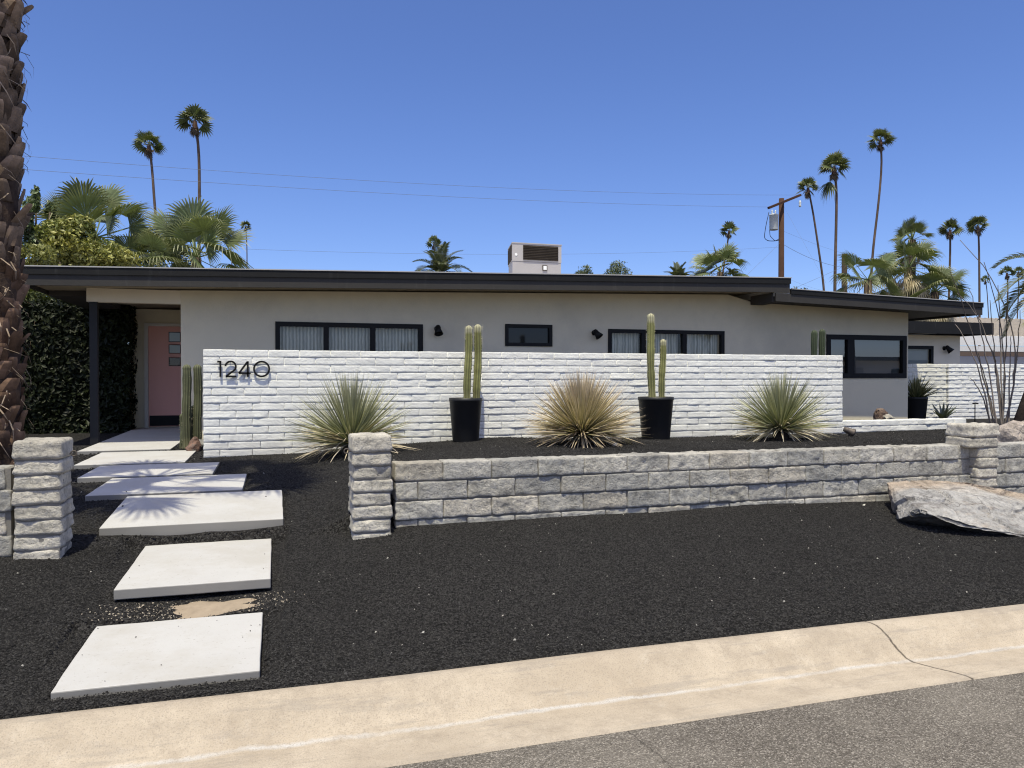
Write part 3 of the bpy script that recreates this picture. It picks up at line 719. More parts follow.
mb=MB(); slab(mb,9.39,14.10,EAVE_Y-.024,EAVE_Y+.06,r1,-.006,.008,10); mb.build('drip_edge',M['roof_drip'],house)
mb=MB(); slab(mb,9.05,14.08,EAVE_Y+.006,EAVE_Y+.042,r1,-.250,-.094,10); slab(mb,14.045,14.081,EAVE_Y+.043,21.0,r1,-.250,-.094); mb.build('lower_fascia',M['fascia_low'],house)
mb=MB(); mb.box(9.03,9.30,EAVE_Y+.10,HOUSE_Y-.01,3.03,3.20); mb.build('roof_step_block',M['soffit_dark'],house)

def bars(mb,x0,x1,z0,z1,y0,y1,w,mull=(),mw=None):
    mw=mw or w
    mb.box(x0,x1,y0,y1,z1-w,z1); mb.box(x0,x1,y0,y1,z0,z0+w)
    mb.box(x0,x0+w,y0+.0007,y1-.0007,z0+w,z1-w); mb.box(x1-w,x1,y0+.0007,y1-.0007,z0+w,z1-w)
    for m_ in mull: mb.box(m_-mw/2,m_+mw/2,y0+.0011,y1-.0011,z0+w,z1-w)
def window(x0,x1,z0,z1,mull,w,mw,glass,behind,depth=.18,prt=house,wy=HOUSE_Y,label=None):
    mb=MB(); bars(mb,x0,x1,z0,z1,wy-.025,wy+.06,w,mull,mw)
    f=mb.build('window_frame',M['black_metal'],prt)
    if label: f['label']=label
    es=[x0+w]+[q for m_ in mull for q in (m_-mw/2,m_+mw/2)]+[x1-w]
    for a,b in zip(es[0::2],es[1::2]):
        g=MB(); g.add([(a,wy+.025,z0+w),(b,wy+.025,z0+w),(b,wy+.025,z1-w),(a,wy+.025,z1-w)],[(0,1,2,3)]); g.build('pane',glass,f)
        if behind=='curtain':
            n=int((b-a)/.012); xs=np.linspace(a-.02,b+.02,n); ph=random.uniform(0,6)
            ys=wy+depth+.022*np.sin(xs*58+ph+1.3*np.sin(xs*17))+.008*np.sin(xs*131)
            V=np.concatenate([np.stack([xs,ys,0*xs+z0-.1],1),np.stack([xs,ys,0*xs+z1+.05],1)])
            k=MB(); k.add(V,[(i,i+1,n+i+1,n+i) for i in range(n-1)]); k.build('curtain',M['curtain'],f,smooth=True)
        elif behind=='blind':
            k=MB(); k.box(a-.01,b+.01,wy+.10,wy+.108,z0-.02,z1+.02); k.build('blind',M['roller'],f)
    k=MB(); k.box(x0-.1,x1+.1,wy+depth+.28,wy+depth+.30,z0-.2,z1+.2); k.build('room_backing',M['dark_room'],f)
    return f
def wx(u,v=330): return at(u,v,HOUSE_Y)[0]
window(.005,2.455,1.62,2.515,(wx(326.2),wx(372.8)),.075,.085,M['glass'],'curtain',label='three paned black framed window with pale curtains, left of the wall')
window(3.945,4.842,2.158,2.553,(),.06,.06,M['dark_glass'],'none',label='small dark black framed window in the middle of the facade')
window(5.955,8.436,1.62,2.50,(wx(643.5),wx(684.2)),.07,.09,M['glass'],'curtain',label='three paned black framed window with pale curtains, behind the tall potted cactus')
window(10.84,12.88,1.575,2.475,(wx(850.5),),.10,.17,M['mirror_glass'],'blind',label='large black framed corner window reflecting the street')
# front door at the back of the porch
dz0,dz1=.612,2.61; dx0,dx1=-2.405,-1.47
mb=MB(); mb.box(dx0,dx1,DOOR_Y-.035,DOOR_Y-.001,dz0,dz1); d=mb.build('door',M['pink_door'],house)
mb=MB(); mb.box(dx0-.075,dx0-.004,DOOR_Y-.05,DOOR_Y-.0015,.59,dz1+.06); mb.box(dx0-.0035,dx1+.06,DOOR_Y-.05,DOOR_Y-.0015,dz1+.004,dz1+.06); mb.build('door_frame',M['white_trim'],house)
mb=MB(); mb.box(dx0+.012,dx1-.01,DOOR_Y-.040,DOOR_Y-.0353,dz0+.01,.83); mb.build('kick_plate',M['kick'],d)
for za,zb in ((2.30,2.50),(2.07,2.25),(1.82,1.99)):
    mb=MB(); xx=at(169,345,DOOR_Y)[0]; bars(mb,xx,xx+.22,za,zb,DOOR_Y-.048,DOOR_Y-.0355,.012); f=mb.build('door_light',M['black_metal'],d)
    k=MB(); k.add([(xx+.012,DOOR_Y-.040,za+.012),(xx+.208,DOOR_Y-.040,za+.012),(xx+.208,DOOR_Y-.040,zb-.012),(xx+.012,DOOR_Y-.040,zb-.012)],[(0,1,2,3)])
    k.build('pane',M['glass'],f)
    k=MB(); k.box(xx+.013,xx+.207,DOOR_Y-.0385,DOOR_Y-.0375,za+.013,zb-.013); k.build('backing',M['dark_room'] if zb<2 else M['roller'],f)
# rear wing on the right
wy=17.5
wing=thing('house_wing',(16,wy,.58),'lower beige wing with charcoal fascia set back behind the right corner','house wing')
wz0=1.85; ww1=at(933,350,wy)[0]; wx1=at(960,340,wy)[0]
mb=MB(); mb.box(12.96,16.2,wy,wy+.15,.4,2.78); mb.box(16.2,ww1,wy,wy+.15,2.475,2.78); mb.box(16.2,ww1,wy,wy+.15,.4,wz0); mb.box(ww1,wx1,wy,wy+.15,.4,2.78); mb.box(wx1-.15,wx1,wy+.15,23,.4,2.78)
M['stucco_light']=simple('cream_stucco',(.84,.72,.53),.9,.15,.06,2,.3,90)
mb.build('wall',M['stucco_light'],wing)
window(16.2,ww1,wz0,2.475,(),.09,.09,M['glass'],'blind',prt=wing,wy=wy)
fx1=at(992,327,16.9)[0]; ft=at(950,322,16.9)[2]; 
mb=MB(); mb.box(12.0,fx1,16.9,24,ft-.20,ft-.02); mb.build('roof',M['roofing'],wing)
mb=MB(); mb.box(12.0,fx1+.03,16.87,16.898,ft-.33,ft); mb.box(fx1+.002,fx1+.03,16.899,24,ft-.33,ft); mb.build('fascia',M['fascia'],wing)

# wall lamps
def wall_lamp(u,v,y,label,s=1.,dirx=0):
    p=at(u,v,y); o=thing('wall_lamp',(p[0],y,p[2]),label,'wall lamp','black wall lamps on the facade')
    mb=MB(); mb.lathe((p[0],y-.001,p[2]+.04*s),[(.0,.018),(.045*s,.018),(.05*s,.0)],20,axis=(0,-1,0)); mb.tube([(p[0],y-.01,p[2]+.04*s),(p[0],y-.07*s,p[2]+.06*s)],.014*s,8); mb.build('backplate',M['black_metal'],o,smooth=True)
    ax=Vector((dirx*.75,-.55,-1)).normalized(); top=np.array((p[0]-dirx*.03,y-.075*s,p[2]+.085*s))
    mb=MB(); mb.lathe(top,[(.001,-.01),(.034*s,.0),(.045*s,.03*s),(.048*s,.075*s),(.078*s,.165*s),(.072*s,.165*s),(.042*s,.075*s),(.04*s,.03*s),(.001,.02*s)],24,axis=ax); mb.build('shade',M['black_metal'],o,smooth=True)
wall_lamp(437,331,HOUSE_Y,'black wall lamp right of the left curtained window')
wall_lamp(594,335,HOUSE_Y,'black wall lamp tilted right, between the small window and the right window',dirx=.8)
wall_lamp(944,350,17.5,'black wall lamp on the cream rear wing',1.25,dirx=.9)

# rooftop air conditioner
ay=16.0
A=lambda u,v,y=ay: at(u,v,y)
xl=A(512.5,250)[0]; xr=A(561,250)[0]; zt=A(520,243.5)[2]; zm=A(520,261.2)[2]; zb=3.25
ac=thing('rooftop_air_conditioner',((xl+xr)/2,ay+.6,zb),'grey box air conditioner with rusty louvres on the flat roof','air conditioner')
ch=.0
def ac_ring(e): # plan outline with the left side turned away
    return [(xl-e,ay-e),(xr+e,ay-e),(xr+e,ay+.95+e),(xl+.20-e,ay+.95+e)]
def prism(mb,ring,z0,z1):
    n=len(ring); mb.add([(x,y,z0) for x,y in ring]+[(x,y,z1) for x,y in ring],[tuple(range(n-1,-1,-1)),tuple(range(n,2*n))]+[(i,(i+1)%n,n+(i+1)%n,n+i) for i in range(n)])
mb=MB(); prism(mb,ac_ring(0),zb,zm-.006); mb.build('lower_cabinet',M['ac_paint'],ac)
mb=MB(); prism(mb,ac_ring(.008),zm,zt); mb.build('upper_cabinet',M['ac_paint'],ac)
mb=MB(); prism(mb,ac_ring(-.02),zm-.0055,zm-.0005); mb.build('seam',M['black_metal'],ac)
mb=MB(); prism(mb,ac_ring(.02),zt+.0005,zt+.02); mb.build('lid',M['ac_paint'],ac)
gx0=A(523,250)[0]; gx1=A(558,250)[0]; gz0=A(520,259.5)[2]; gz1=A(520,244.8)[2]
mb=MB(); mb.box(gx0,gx1,ay-.012,ay-.0085,gz0,gz1)
for k in range(9):
    z=gz0+(k+.5)/9*(gz1-gz0); mb.hexa([(gx0,ay-.030,z-.014),(gx1,ay-.030,z-.014),(gx1,ay-.0125,z-.004),(gx0,ay-.0125,z-.004),(gx0,ay-.030,z-.010),(gx1,ay-.030,z-.010),(gx1,ay-.0125,z),(gx0,ay-.0125,z)])
mb.build('front_louvre',M['ac_grille'],ac)
mb=MB()
for s_,e_ in ((.12,.5),(.55,.95)):
    p0=np.array((xl,ay)); p1=np.array((xl+.20,ay+.95)); a_=p0+(p1-p0)*s_; b_=p0+(p1-p0)*e_
    mb.hexa([(a_[0]-.025,a_[1],gz0),(b_[0]-.025,b_[1],gz0),(b_[0]-.005,b_[1],gz0),(a_[0]-.005,a_[1],gz0),(a_[0]-.025,a_[1],gz1),(b_[0]-.025,b_[1],gz1),(b_[0]-.005,b_[1],gz1),(a_[0]-.005,a_[1],gz1)])
mb.build('side_louvre',M['ac_grille'],ac)
q=A(544.5,268); mb=MB(); mb.box(q[0]-.05,q[0]+.06,ay-.02,ay-.001,q[2]-.06,q[2]+.06); mb.build('switch_box',M['rust'],ac)
mb=MB(); mb.box(q[0]-.032,q[0]+.042,ay-.026,ay-.0205,q[2]-.042,q[2]+.042); mb.build('plate',M['white_plate'],ac)
q=A(516,254.5); mb=MB(); mb.lathe((q[0],ay-.008,q[2]),[(0,.008),(.028,.008),(.03,0)],16,axis=(0,-1,0)); mb.build('badge',M['white_plate'],ac)
q=A(563,262); mb=MB(); mb.tube([(xr+.035,ay+.2,zb),(xr+.035,ay+.2,q[2])],.03,10); mb.build('conduit',M['ac_paint'],ac,smooth=True)

# ------------------------------------------------------------------ planters and cacti
def pot(u0,u1,vtop,vbot,y,label,name='planter',zb=None):
    a=at(u0,vtop,y); b=at(u1,vtop,y); c=(a+b)/2; r=(b[0]-a[0])/2*.985; zt=a[2]; z0=gz(c[0],y)-.005 if zb is None else zb
    mb=MB(); h=zt-z0
    mb.lathe((c[0],y,z0),[(.001,0),(r*.76,0),(r*.78,.012),(r*.97,h-.05),(r,h-.045),(r,h),(r*.93,h),(r*.90,h-.06),(.001,h-.06)],44)
    o=thing(name,(c[0],y,z0),label,'planter')
    mb.build('tub',M['black_plastic'],o,smooth=False)
    for p in o.children[0].data.polygons: p.use_smooth=abs(p.normal.z)<.5
    s=MB(); s.lathe((c[0],y,z0+h-.055),[(.001,.006),(r*.5,.003),(r*.9,-.002)],32); s.build('potting_soil',M['cinder_bed'],o,smooth=True)
    return c[0],y,z0+h-.055,r
def column(mb,base,h,r,ribs=7,lean=(0,0),seed=0,col=(.23,.23,.085),tip=(.40,.38,.24)):
    g=random.Random(seed); n=26; t=np.linspace(0,1,n)
    pts=np.stack([base[0]+lean[0]*t+.006*np.sin(t*7+seed),base[1]+lean[1]*t,base[2]+h*t],1)
    rr=r*(1+.05*np.sin(t*23+seed)+.03*np.sin(t*47)); end=h*(1-t); k=end<r*1.1
    rr[k]*=np.sqrt(np.clip(1-(1-end[k]/(r*1.1))**2,.02,1))
    # pack rings near the tip
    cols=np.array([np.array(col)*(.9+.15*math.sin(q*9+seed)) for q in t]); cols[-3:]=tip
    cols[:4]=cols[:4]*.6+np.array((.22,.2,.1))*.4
    extra=np.linspace(1-r*1.1/h,1,7)
    t2=np.unique(np.concatenate([t[~k],extra])); P=np.stack([np.interp(t2,t,pts[:,i]) for i in range(3)],1)
    e=h*(1-t2); R=np.interp(t2,t[~k],rr[~k]); kk=e<r*1.1; R[kk]=r*np.sqrt(np.clip(1-(1-e[kk]/(r*1.1))**2,.01,1))
    C=np.stack([np.interp(t2,t,cols[:,i]) for i in range(3)],1)
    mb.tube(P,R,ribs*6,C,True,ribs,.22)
def spines(mb,base,h,r,seed,n=420,lean=(0,0)):
    g=np.random.default_rng(seed)
    for _ in range(n):
        t=g.random(); a=g.integers(7)/7*2*pi; p=np.array((base[0]+lean[0]*t+cos(a)*r,base[1]+lean[1]*t+sin(a)*r,base[2]+h*t))
        d=np.array((cos(a),sin(a),g.uniform(-.5,.8)))*g.uniform(.015,.03); s=np.array((0,0,.0018))
        mb.add([p-s,p+s,p+d],[(0,1,2)],(.60,.53,.36))
def potted(uv_list,y,potc,label,seed):
    b0=at(*uv_list[0][1],y)
    o=thing('columnar_cactus',(potc[0],y,potc[2]),label,'cactus')
    for k,((ub,rad),(ut,vt)) in enumerate(uv_list):
        top=at(ut,vt,y); bx=at(ub,390,y)[0]; mb=MB(); h=top[2]-potc[2]; by=y+(-.03 if k==0 else .04)
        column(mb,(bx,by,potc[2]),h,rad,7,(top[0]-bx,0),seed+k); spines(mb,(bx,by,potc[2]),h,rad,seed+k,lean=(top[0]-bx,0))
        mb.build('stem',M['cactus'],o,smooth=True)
PY1,PY2=10.38,10.24
c1=pot(449,482,398,442,PY1,'black round planter with two equal cactus stems, on the gravel by the white wall')
potted([((466.5,.053),(468.5,325.5)),((477.5,.055),(479,324))],PY1,c1,'pair of equally tall yellow green cactus columns in the left black planter',3)
c2=pot(639.5,672,397,438,PY2,'black round planter holding the taller cactus, right of the tan bushy plant')
potted([((651,.056),(649.5,313.5)),((663,.048),(664.5,339)),],PY2,c2,'tall and short yellow green cactus columns in the right black planter',8)
def ground_cactus(stems,y,label,seed,col):
    p=at(stems[0][0],stems[0][1],y); z=gz(p[0],y); o=thing('columnar_cactus',(p[0],y,z),label,'cactus')
    for k,(u,v,r) in enumerate(stems):
        t_=at(u,v,y+.06*k); mb=MB(); column(mb,(t_[0],y+.06*k,z-.02),t_[2]-z,r,9,(0,0),seed+k,col,tuple(1.15*q for q in col)); spines(mb,(t_[0],y+.06*k,z),t_[2]-z,r,seed+k,70); mb.build('stem',M['cactus'],o,smooth=True)
    return o
oc=ground_cactus([(186.5,363,.062),(197.5,363,.06),(183,412,.045),(193.5,404,.04)],12.05,'cluster of dull green cactus columns by the left end of the white wall',21,(.10,.105,.055))
bp=at(193,443,11.75); blob_rock('rock',(bp[0],11.75,.62),(.12,.10,.16),'reddish stump like rock at the foot of the cactus cluster by the door',12,((.26,.16,.12),(.17,.11,.09)))
bp=at(201,440,11.7); blob_rock('rock',(bp[0]-.02,11.9,.63),(.11,.09,.10),'grey rock tucked against the left end of the white wall',13,((.33,.32,.30),(.24,.23,.22)))
ground_cactus([(814.3,329,.058),(822,328,.06)],12.2,'two dark cactus columns rising behind the right end of the white wall',31,(.05,.065,.035))

# ------------------------------------------------------------------ spiky rosette plants
def blades(mb,base,n,lmin,lmax,w,elmin,elmax,cb,ct,g,power=1.,droop=.15,r0=.05):
    base=np.asarray(base,float)
    for i in range(n):
        az=g.uniform(0,2*pi); el=elmin+(elmax-elmin)*g.random()**power; L=g.uniform(lmin,lmax)
        d=np.array((cos(el)*cos(az),cos(el)*sin(az),sin(el))); s=np.cross(d,(0,0,1.)); s=s/(np.linalg.norm(s)+1e-6)
        tw=g.uniform(-.9,.9); nn=np.cross(s,d); s=s*cos(tw)+nn*sin(tw)
        st=base+d*r0*g.uniform(.3,1.2); V=[];C=[]
        dr=droop*g.uniform(.4,1.5)
        bl=np.array(cb)*g.uniform(.75,1.25); tl=np.array(ct)*g.uniform(.75,1.2)
        for t_,k in ((0,1.),(.35,.85),(.7,.55)):
            p=st+d*L*t_-np.array((0,0,1))*dr*L*t_**2; V+=[p-s*w*k/2,p+s*w*k/2]; m=t_**1.3; C+=[bl*(1-m)+tl*m]*2
        p=st+d*L-np.array((0,0,1))*dr*L; V.append(p); C.append(tl)
        mb.add(V,[(0,1,3,2),(2,3,5,4),(4,5,6)],np.array(C))
def rosette(x,y,z,label,seed,L,cb,ct,skirt,nb=620,ns=260,elmin=.12,ctop=None):
    g=np.random.default_rng(seed); z=z-.01
    o=thing('desert_spoon',(x,y,z),label,'spiky plant','spiky rosette plants before the white wall')
    mb=MB(); blades(mb,(x,y,z+.13),nb,L*.70,L,.0185,elmin,1.5,cb,ct,g,.85,.06,.07); mb.build('leaf_rosette',M['succulent'],o)
    mb=MB(); blades(mb,(x,y,z+.14),ns,L*.5,L*.86,.019,-.10,.55,skirt[0],skirt[1],g,1.,.22,.08); blades(mb,(x,y,z+.16),26,L*.45,L*.8,.02,-.1,.25,(.5,.44,.34),(.55,.48,.38),g,1,.55,.08); mb.build('dry_skirt',M['succulent'],o)
    mb=MB(); mb.lathe((x,y,z),[(.11,-.02),(.12,.06),(.10,.13),(.05,.19),(.001,.21)],16,(.07,.055,.04)); mb.build('caudex',M['bark'],o,smooth=True)
q=lay(352,456,.625); rosette(q[0],9.75,gz(q[0],9.75),'grey green spiky rosette behind the left stone pillar, nearest the house number',1,1.0,(.175,.20,.095),(.46,.44,.31),((.45,.37,.23),(.66,.56,.40)),nb=640,ns=230)
q=lay(588,447,.71); rosette(q[0],9.35,gz(q[0],9.35),'rounded tan tipped spiky rosette between the two black planters',2,.92,(.22,.215,.075),(.72,.59,.45),((.42,.34,.18),(.62,.50,.37)),nb=1250,ns=400,elmin=.05)
q=lay(790,441,.70); rosette(q[0],9.45,gz(q[0],9.45),'green spiky rosette with bleached skirt at the right end of the white wall',3,.93,(.175,.205,.085),(.50,.48,.34),((.48,.41,.27),(.68,.60,.45)),nb=700,ns=300)

# small planter and agave by the corner of the house
q=at(917,416,13.0)
p3=pot(908,925,397,419,13.6,'tall tapered black planter tucked beside the corner of the house',zb=.62)
g=np.random.default_rng(44); o=thing('potted_grass_plant',(p3[0],13.6,p3[2]),'bushy yellow green blades in the tall planter by the corner','plant')
mb=MB(); blades(mb,(p3[0],13.6,p3[2]-.05),300,.4,.68,.022,.5,1.5,(.06,.075,.025),(.34,.31,.15),g,.8,.18,.09); mb.build('leaf_blades',M['succulent'],o)
q=at(935,416,13.4); o=thing('agave',(q[0],13.2,.62),'small grey agave in front of the shade-toned block fence','plant')
mb=MB()
for i in range(18):
    az=i*2.4; el=.35+.05*i; blades(mb,(q[0],13.2,.68),1,.38,.44,.075,el,el+.01,(.13,.15,.12),(.10,.11,.08),np.random.default_rng(i+90),1,.05,.03)
mb.build('leaf_rosette',M['succulent'],o)

# garden lights
q=at(975,404,11.3); z=gz(q[0],11.3); o=thing('path_light',(q[0],11.3,z),'thin black path light stake standing before the white fence','garden light')
mb=MB(); mb.tube([(q[0],11.3,z-.05),(q[0],11.3,q[2]-.01)],.009,8); mb.build('stake',M['black_metal'],o,smooth=True)
mb=MB(); mb.lathe((q[0]+.01,11.3,q[2]),[(.001,.03),(.05,.02),(.052,.0),(.045,-.006),(.001,-.004)],16); mb.build('cap',M['black_metal'],o,smooth=True)
q=lay(849,439,.66); z=gz(q[0],q[1]); o=thing('spot_light',(q[0],q[1],z),'small bronze garden spotlight on the gravel at the right end of the white wall','garden light')
mb=MB(); mb.tube([(q[0],q[1],z-.05),(q[0],q[1],z+.06)],.012,8); mb.build('stake',M['black_metal'],o,smooth=True)
mb=MB(); mb.lathe((q[0]-.07,q[1]+.03,z+.12),[(.001,0),(.035,.004),(.045,.05),(.055,.13),(.062,.135),(.062,.16),(.05,.155),(.045,.13),(.001,.12)],18,axis=(.8,-.3,-.35)); mb.build('lamp_head',M['rust'],o,smooth=True)

# ------------------------------------------------------------------ palms
UP=np.array((0,0,1.))
def unit(v): return v/(np.linalg.norm(v)+1e-9)
def fan_leaf(mb,base,d,pl,R,nb,spread,droop,g,cb,ct,fold=.25,pw=.02,face=None):
    d=unit(np.asarray(d,float)); s=unit(np.cross(d,UP if face is None else np.asarray(face,float))+1e-4); n=np.cross(s,d); base=np.asarray(base,float)
    c=base+d*pl-UP*droop*pl*.25; tw=g.uniform(-1.,1.) if face is None else g.uniform(-.35,.35); s=s*cos(tw)+n*sin(tw); n=np.cross(s,d)
    d2=unit(d-UP*droop*.5)
    mb.add([base-s*pw,base+s*pw,c+s*pw*.6,c-s*pw*.6],[(0,1,2,3)],np.array(cb)*1.5)
    da=spread/nb; V=[];F=[];C=[]; k=0; tone=g.uniform(.7,1.25)
    for i in range(nb):
        a=-spread/2+(i+.5)*da+g.uniform(-.1,.1)*da; rr=R*(1-.22*(abs(a)/(spread/2))**2)*g.uniform(.9,1.06)
        b=d2*cos(a)+s*sin(a); wv=np.cross(b,n); ww=rr*.55*tan(da/2)*1.05
        fo=n*fold*ww*(1 if i%2 else -1)
        m=c+b*rr*.55-UP*droop*rr*.10; t1=c+b*rr*.80-UP*droop*rr*.28; tip=c+b*rr-UP*droop*rr*.62*g.uniform(.7,1.4)
        V+=[c,m-wv*ww+fo,m+wv*ww-fo,t1-wv*ww*.45,t1+wv*ww*.45,tip]
        F+=[(k,k+2,k+1),(k+1,k+2,k+4,k+3),(k+3,k+4,k+5)]; k+=6
        cc=np.array(cb)*tone*g.uniform(.85,1.15); ce=np.array(ct)*tone*g.uniform(.8,1.2); C+=[cc,cc,cc,cc*.5+ce*.5,cc*.5+ce*.5,ce]
    mb.add(V,F,np.array(C))
GREEN,TIP=(.130,.158,.068),(.50,.49,.32)
DRY,DRYT=(.40,.33,.20),(.55,.48,.32)
def crown(mb,c,R,n,nb,g,elmin,elmax,cb=GREEN,ct=TIP,pl=.7,droop=.35):
    for i in range(n):
        az=i*2.39996+g.uniform(-.3,.3); el=elmin+(elmax-elmin)*((i+.5)/n)**.9+g.uniform(-.12,.12)
        d=(cos(el)*cos(az),cos(el)*sin(az),sin(el)); fan_leaf(mb,c,d,R*pl*g.uniform(.8,1.15),R*g.uniform(.8,1.1),nb,radians(205),droop*g.uniform(.6,1.6),g,cb,ct,pw=R*.022)
def slim_palm(path,y,width_px,label,seed,r=None,skirt=0.,n=30,nb=14):
    """Tall slender fan palm; path = survey points from the crown down the stem."""
    g=np.random.default_rng(seed); P=[at(u,v,y) for u,v in path]; P=np.array(P)
    dist=P[0][0]*sin(TH)+y*cos(TH); wm=width_px*dist/FPX; R=wm/2/1.36
    last=P[-1]; dv=unit(P[-1]-P[-2]) if len(P)>1 else -UP
    base=np.array((last[0]+dv[0]*.3*(last[2]-.5),y,.45)); pts=np.vstack([P,base])[::-1]
    tt=np.linspace(0,1,len(pts)); s=np.linspace(0,1,24)
    L=np.concatenate([[0],np.cumsum(np.linalg.norm(np.diff(pts,axis=0),axis=1))]); L/=L[-1]
    q=np.stack([np.interp(s,L,pts[:,i]) for i in range(3)],1)
    for _ in range(4): q[1:-1]=(q[:-2]+2*q[1:-1]+q[2:])/4
    r=r or wm*.046
    o=thing('fan_palm',base,label,'palm tree','slender fan palms beyond the house')
    mb=MB(); cc=np.array([(.125,.088,.066)]*24)*np.random.default_rng(seed).uniform(.8,1.2,(24,1)); rad=r*np.linspace(1.25,.8,24)
    mb.tube(q,rad,9,cc); mb.build('trunk',M['trunk'],o,smooth=True)
    mb=MB(); crown(mb,q[-1]+UP*R*.05,R,n,nb,g,-.42,1.5,(.105,.128,.048),(.27,.265,.13),pl=.55,droop=.26); mb.build('crown',M['leaf'],o)
    mb=MB(); hs=R*(.55+skirt); mb.tube([q[-1]-UP*hs*(1-k)+(q[-2]-q[-1])*0 for k in (0,.25,.6,1)],[r*.9,r*1.5+skirt*R*.06,r*1.5,r*1.1],9,(.13,.072,.048))
    for i in range(int(10+skirt*16)):
        az=g.uniform(0,2*pi); fan_leaf(mb,q[-1]-UP*g.uniform(0,hs*.7),(cos(az)*.5,sin(az)*.5,-1),R*.3,R*.5,7,2.,.4,g,(.11,.08,.05),(.18,.14,.08))
    mb.build('dead_skirt',M['leaf'],o)
PALMS=[
 ([(149,145),(152,160),(154,200),(158,240)],48,31,'slender palm left of the tallest left palm, with a curved stem'),
 ([(195,121),(199,140),(199.5,190),(199,235)],50,35,'taller and straighter of the two slender palms at upper left'),
 ([(229,234),(231,246),(232,262)],60,14,'tiny palm with a brown skirt, just right of the left fan palm thicket'),
 ([(245.5,226),(247,238),(247,264)],64,13,'tiny thin palm, right of the small palm with the brown skirt'),
 ([(434,243),(435,256),(436,270)],60,17,'small palm head rising above a feather palm, left of the air conditioner'),
 ([(729,231),(728,243),(723,268)],56,20,'small leaning palm left of the utility pole'),
 ([(808,188),(812,205),(818,245),(824,286)],46,24,'leaning palm nearest the right side of the utility pole'),
 ([(834,167),(837,182),(836,230),(835,272)],46,32,'palm with one drooping dead leaf, second right of the utility pole'),
 ([(880.5,140),(883,152),(879,200),(872,256)],52,26,'tallest palm at right, its stem bowing to the left'),
 ([(950,230),(950.5,242),(949,293)],54,24,'left one of the pair of straight palms right of the fan palm thicket'),
 ([(978,226),(979,240),(979.5,300)],54,23,'right one of the pair of straight palms right of the fan palm thicket'),
 ([(985.5,280),(987,288),(989,325)],62,10,'smallest palm beyond the ocotillo stems'),
 ([(1007,273),(1008,282),(1007,325)],62,17,'left one of two small palms touching at the right edge'),
 ([(1018.5,272),(1019,282),(1017,325)],64,13,'right one of two small palms touching at the right edge')]
for k,(path,y,wp,lab) in enumerate(PALMS):
    slim_palm(path,y,wp*1.0,lab,100+k,skirt=(1.3 if k==2 else .25),n=20 if wp>20 else 14,nb=14 if wp>20 else 9)
# the drooping leaf on the second right palm
g=np.random.default_rng(5); par=[o for o in bpy.data.objects if o.get('label','').startswith('palm with one drooping')][0]
b=at(834,174,46); e=at(828,184,46); mb=MB()
for k in range(3): fan_leaf(mb,b,e-b+np.array((0,.2*k,0)),np.linalg.norm(e-b)*.6,1.1,12,2.2,.8,g,(.055,.075,.03),(.13,.13,.06))
mb.build('dead_leaf',M['leaf'],par)

def bushy_fan_palm(u,vc,y,scale,label,seed,n=22,leaves=None,nb=30,trunk=.16,dead=16,elr=(-.35,1.4),cb=GREEN,ct=(.30,.29,.14)):
    g=np.random.default_rng(seed); c=at(u,vc,y); o=thing('fan_palm',(c[0],y,.55),label,'palm tree','broad fan palms behind the roof')
    mb=MB(); mb.tube([(c[0],y,.45),(c[0],y,c[2]*.5),tuple(c)],[trunk*1.2,trunk,trunk],10,(.09,.068,.05)); mb.build('trunk',M['trunk'],o,smooth=True)
    mb=MB()
    for i in range(n):
        az=i*2.39996+g.uniform(-.3,.3); el=elr[0]+(elr[1]-elr[0])*((i+.5)/n)+g.uniform(-.12,.12)
        fan_leaf(mb,c,(cos(el)*cos(az),cos(el)*sin(az),sin(el)),scale*g.uniform(.7,1.0),scale*g.uniform(.8,1.05),nb,radians(200),g.uniform(.25,.7),g,cb,ct,.3,.03)
    for (uu,vv,rr) in (leaves or []):     # large leaves seen flat on
        e=at(uu,vv,y-.5); dirv=e-c; L=np.linalg.norm(dirv); fan_leaf(mb,c,dirv,L,rr,nb+8,radians(185),.14,g,cb,ct,.3,.03,face=(-c[0]*.6,-y,.5*y))
    mb.build('crown',M['leaf'],o)
    mb=MB()
    for i in range(dead):
        az=g.uniform(0,2*pi); el=g.uniform(-1.3,-.3); fan_leaf(mb,c-UP*g.uniform(0,.6),(cos(el)*cos(az),cos(el)*sin(az),sin(el)),scale*.7,scale*.7,14,2.4,.9,g,DRY,DRYT,.3,.02)
    mb.build('dead_skirt',M['leaf'],o)
bushy_fan_palm(95,238,25,1.2,'broad fan palm with large upright leaves over the left end of the roof',1,9,[(86,216,1.2),(106,222,1.0),(64,212,.8),(130,226,.85)],dead=22)
bushy_fan_palm(196,258,26,1.2,'dense fan palm at the foot of the tallest left palm',2,16,[(190,240,1.15),(205,245,1.2),(182,240,1.0)],dead=14,ct=(.38,.38,.23))
bushy_fan_palm(150,268,24.5,.95,'low fan palm with hanging straw leaves between the two larger ones',3,14,[(152,246,.7)],dead=40,elr=(-.5,.9))
bushy_fan_palm(908,268,27,1.0,'tallest fan palm of the thicket behind the right roof',4,15,[(906,258,1.25),(928,274,1.0),(890,268,.9)],dead=26,elr=(-.2,1.3))
bushy_fan_palm(912,240,27.6,.6,'young fan palm head standing above the right thicket',5,10,[(916,228,.62),(905,228,.55),(911,224,.55)],dead=16,elr=(.1,1.5))
bushy_fan_palm(868,280,26,1.0,'left fan palm of the right thicket, half hidden by the roof',6,11,[(858,272,.8),(878,274,.8)],dead=26,elr=(-.3,1.1))
bushy_fan_palm(935,292,26,.9,'low fan palm at the right foot of the right thicket',7,14,[(944,284,.7)],dead=22,elr=(-.3,1.1))
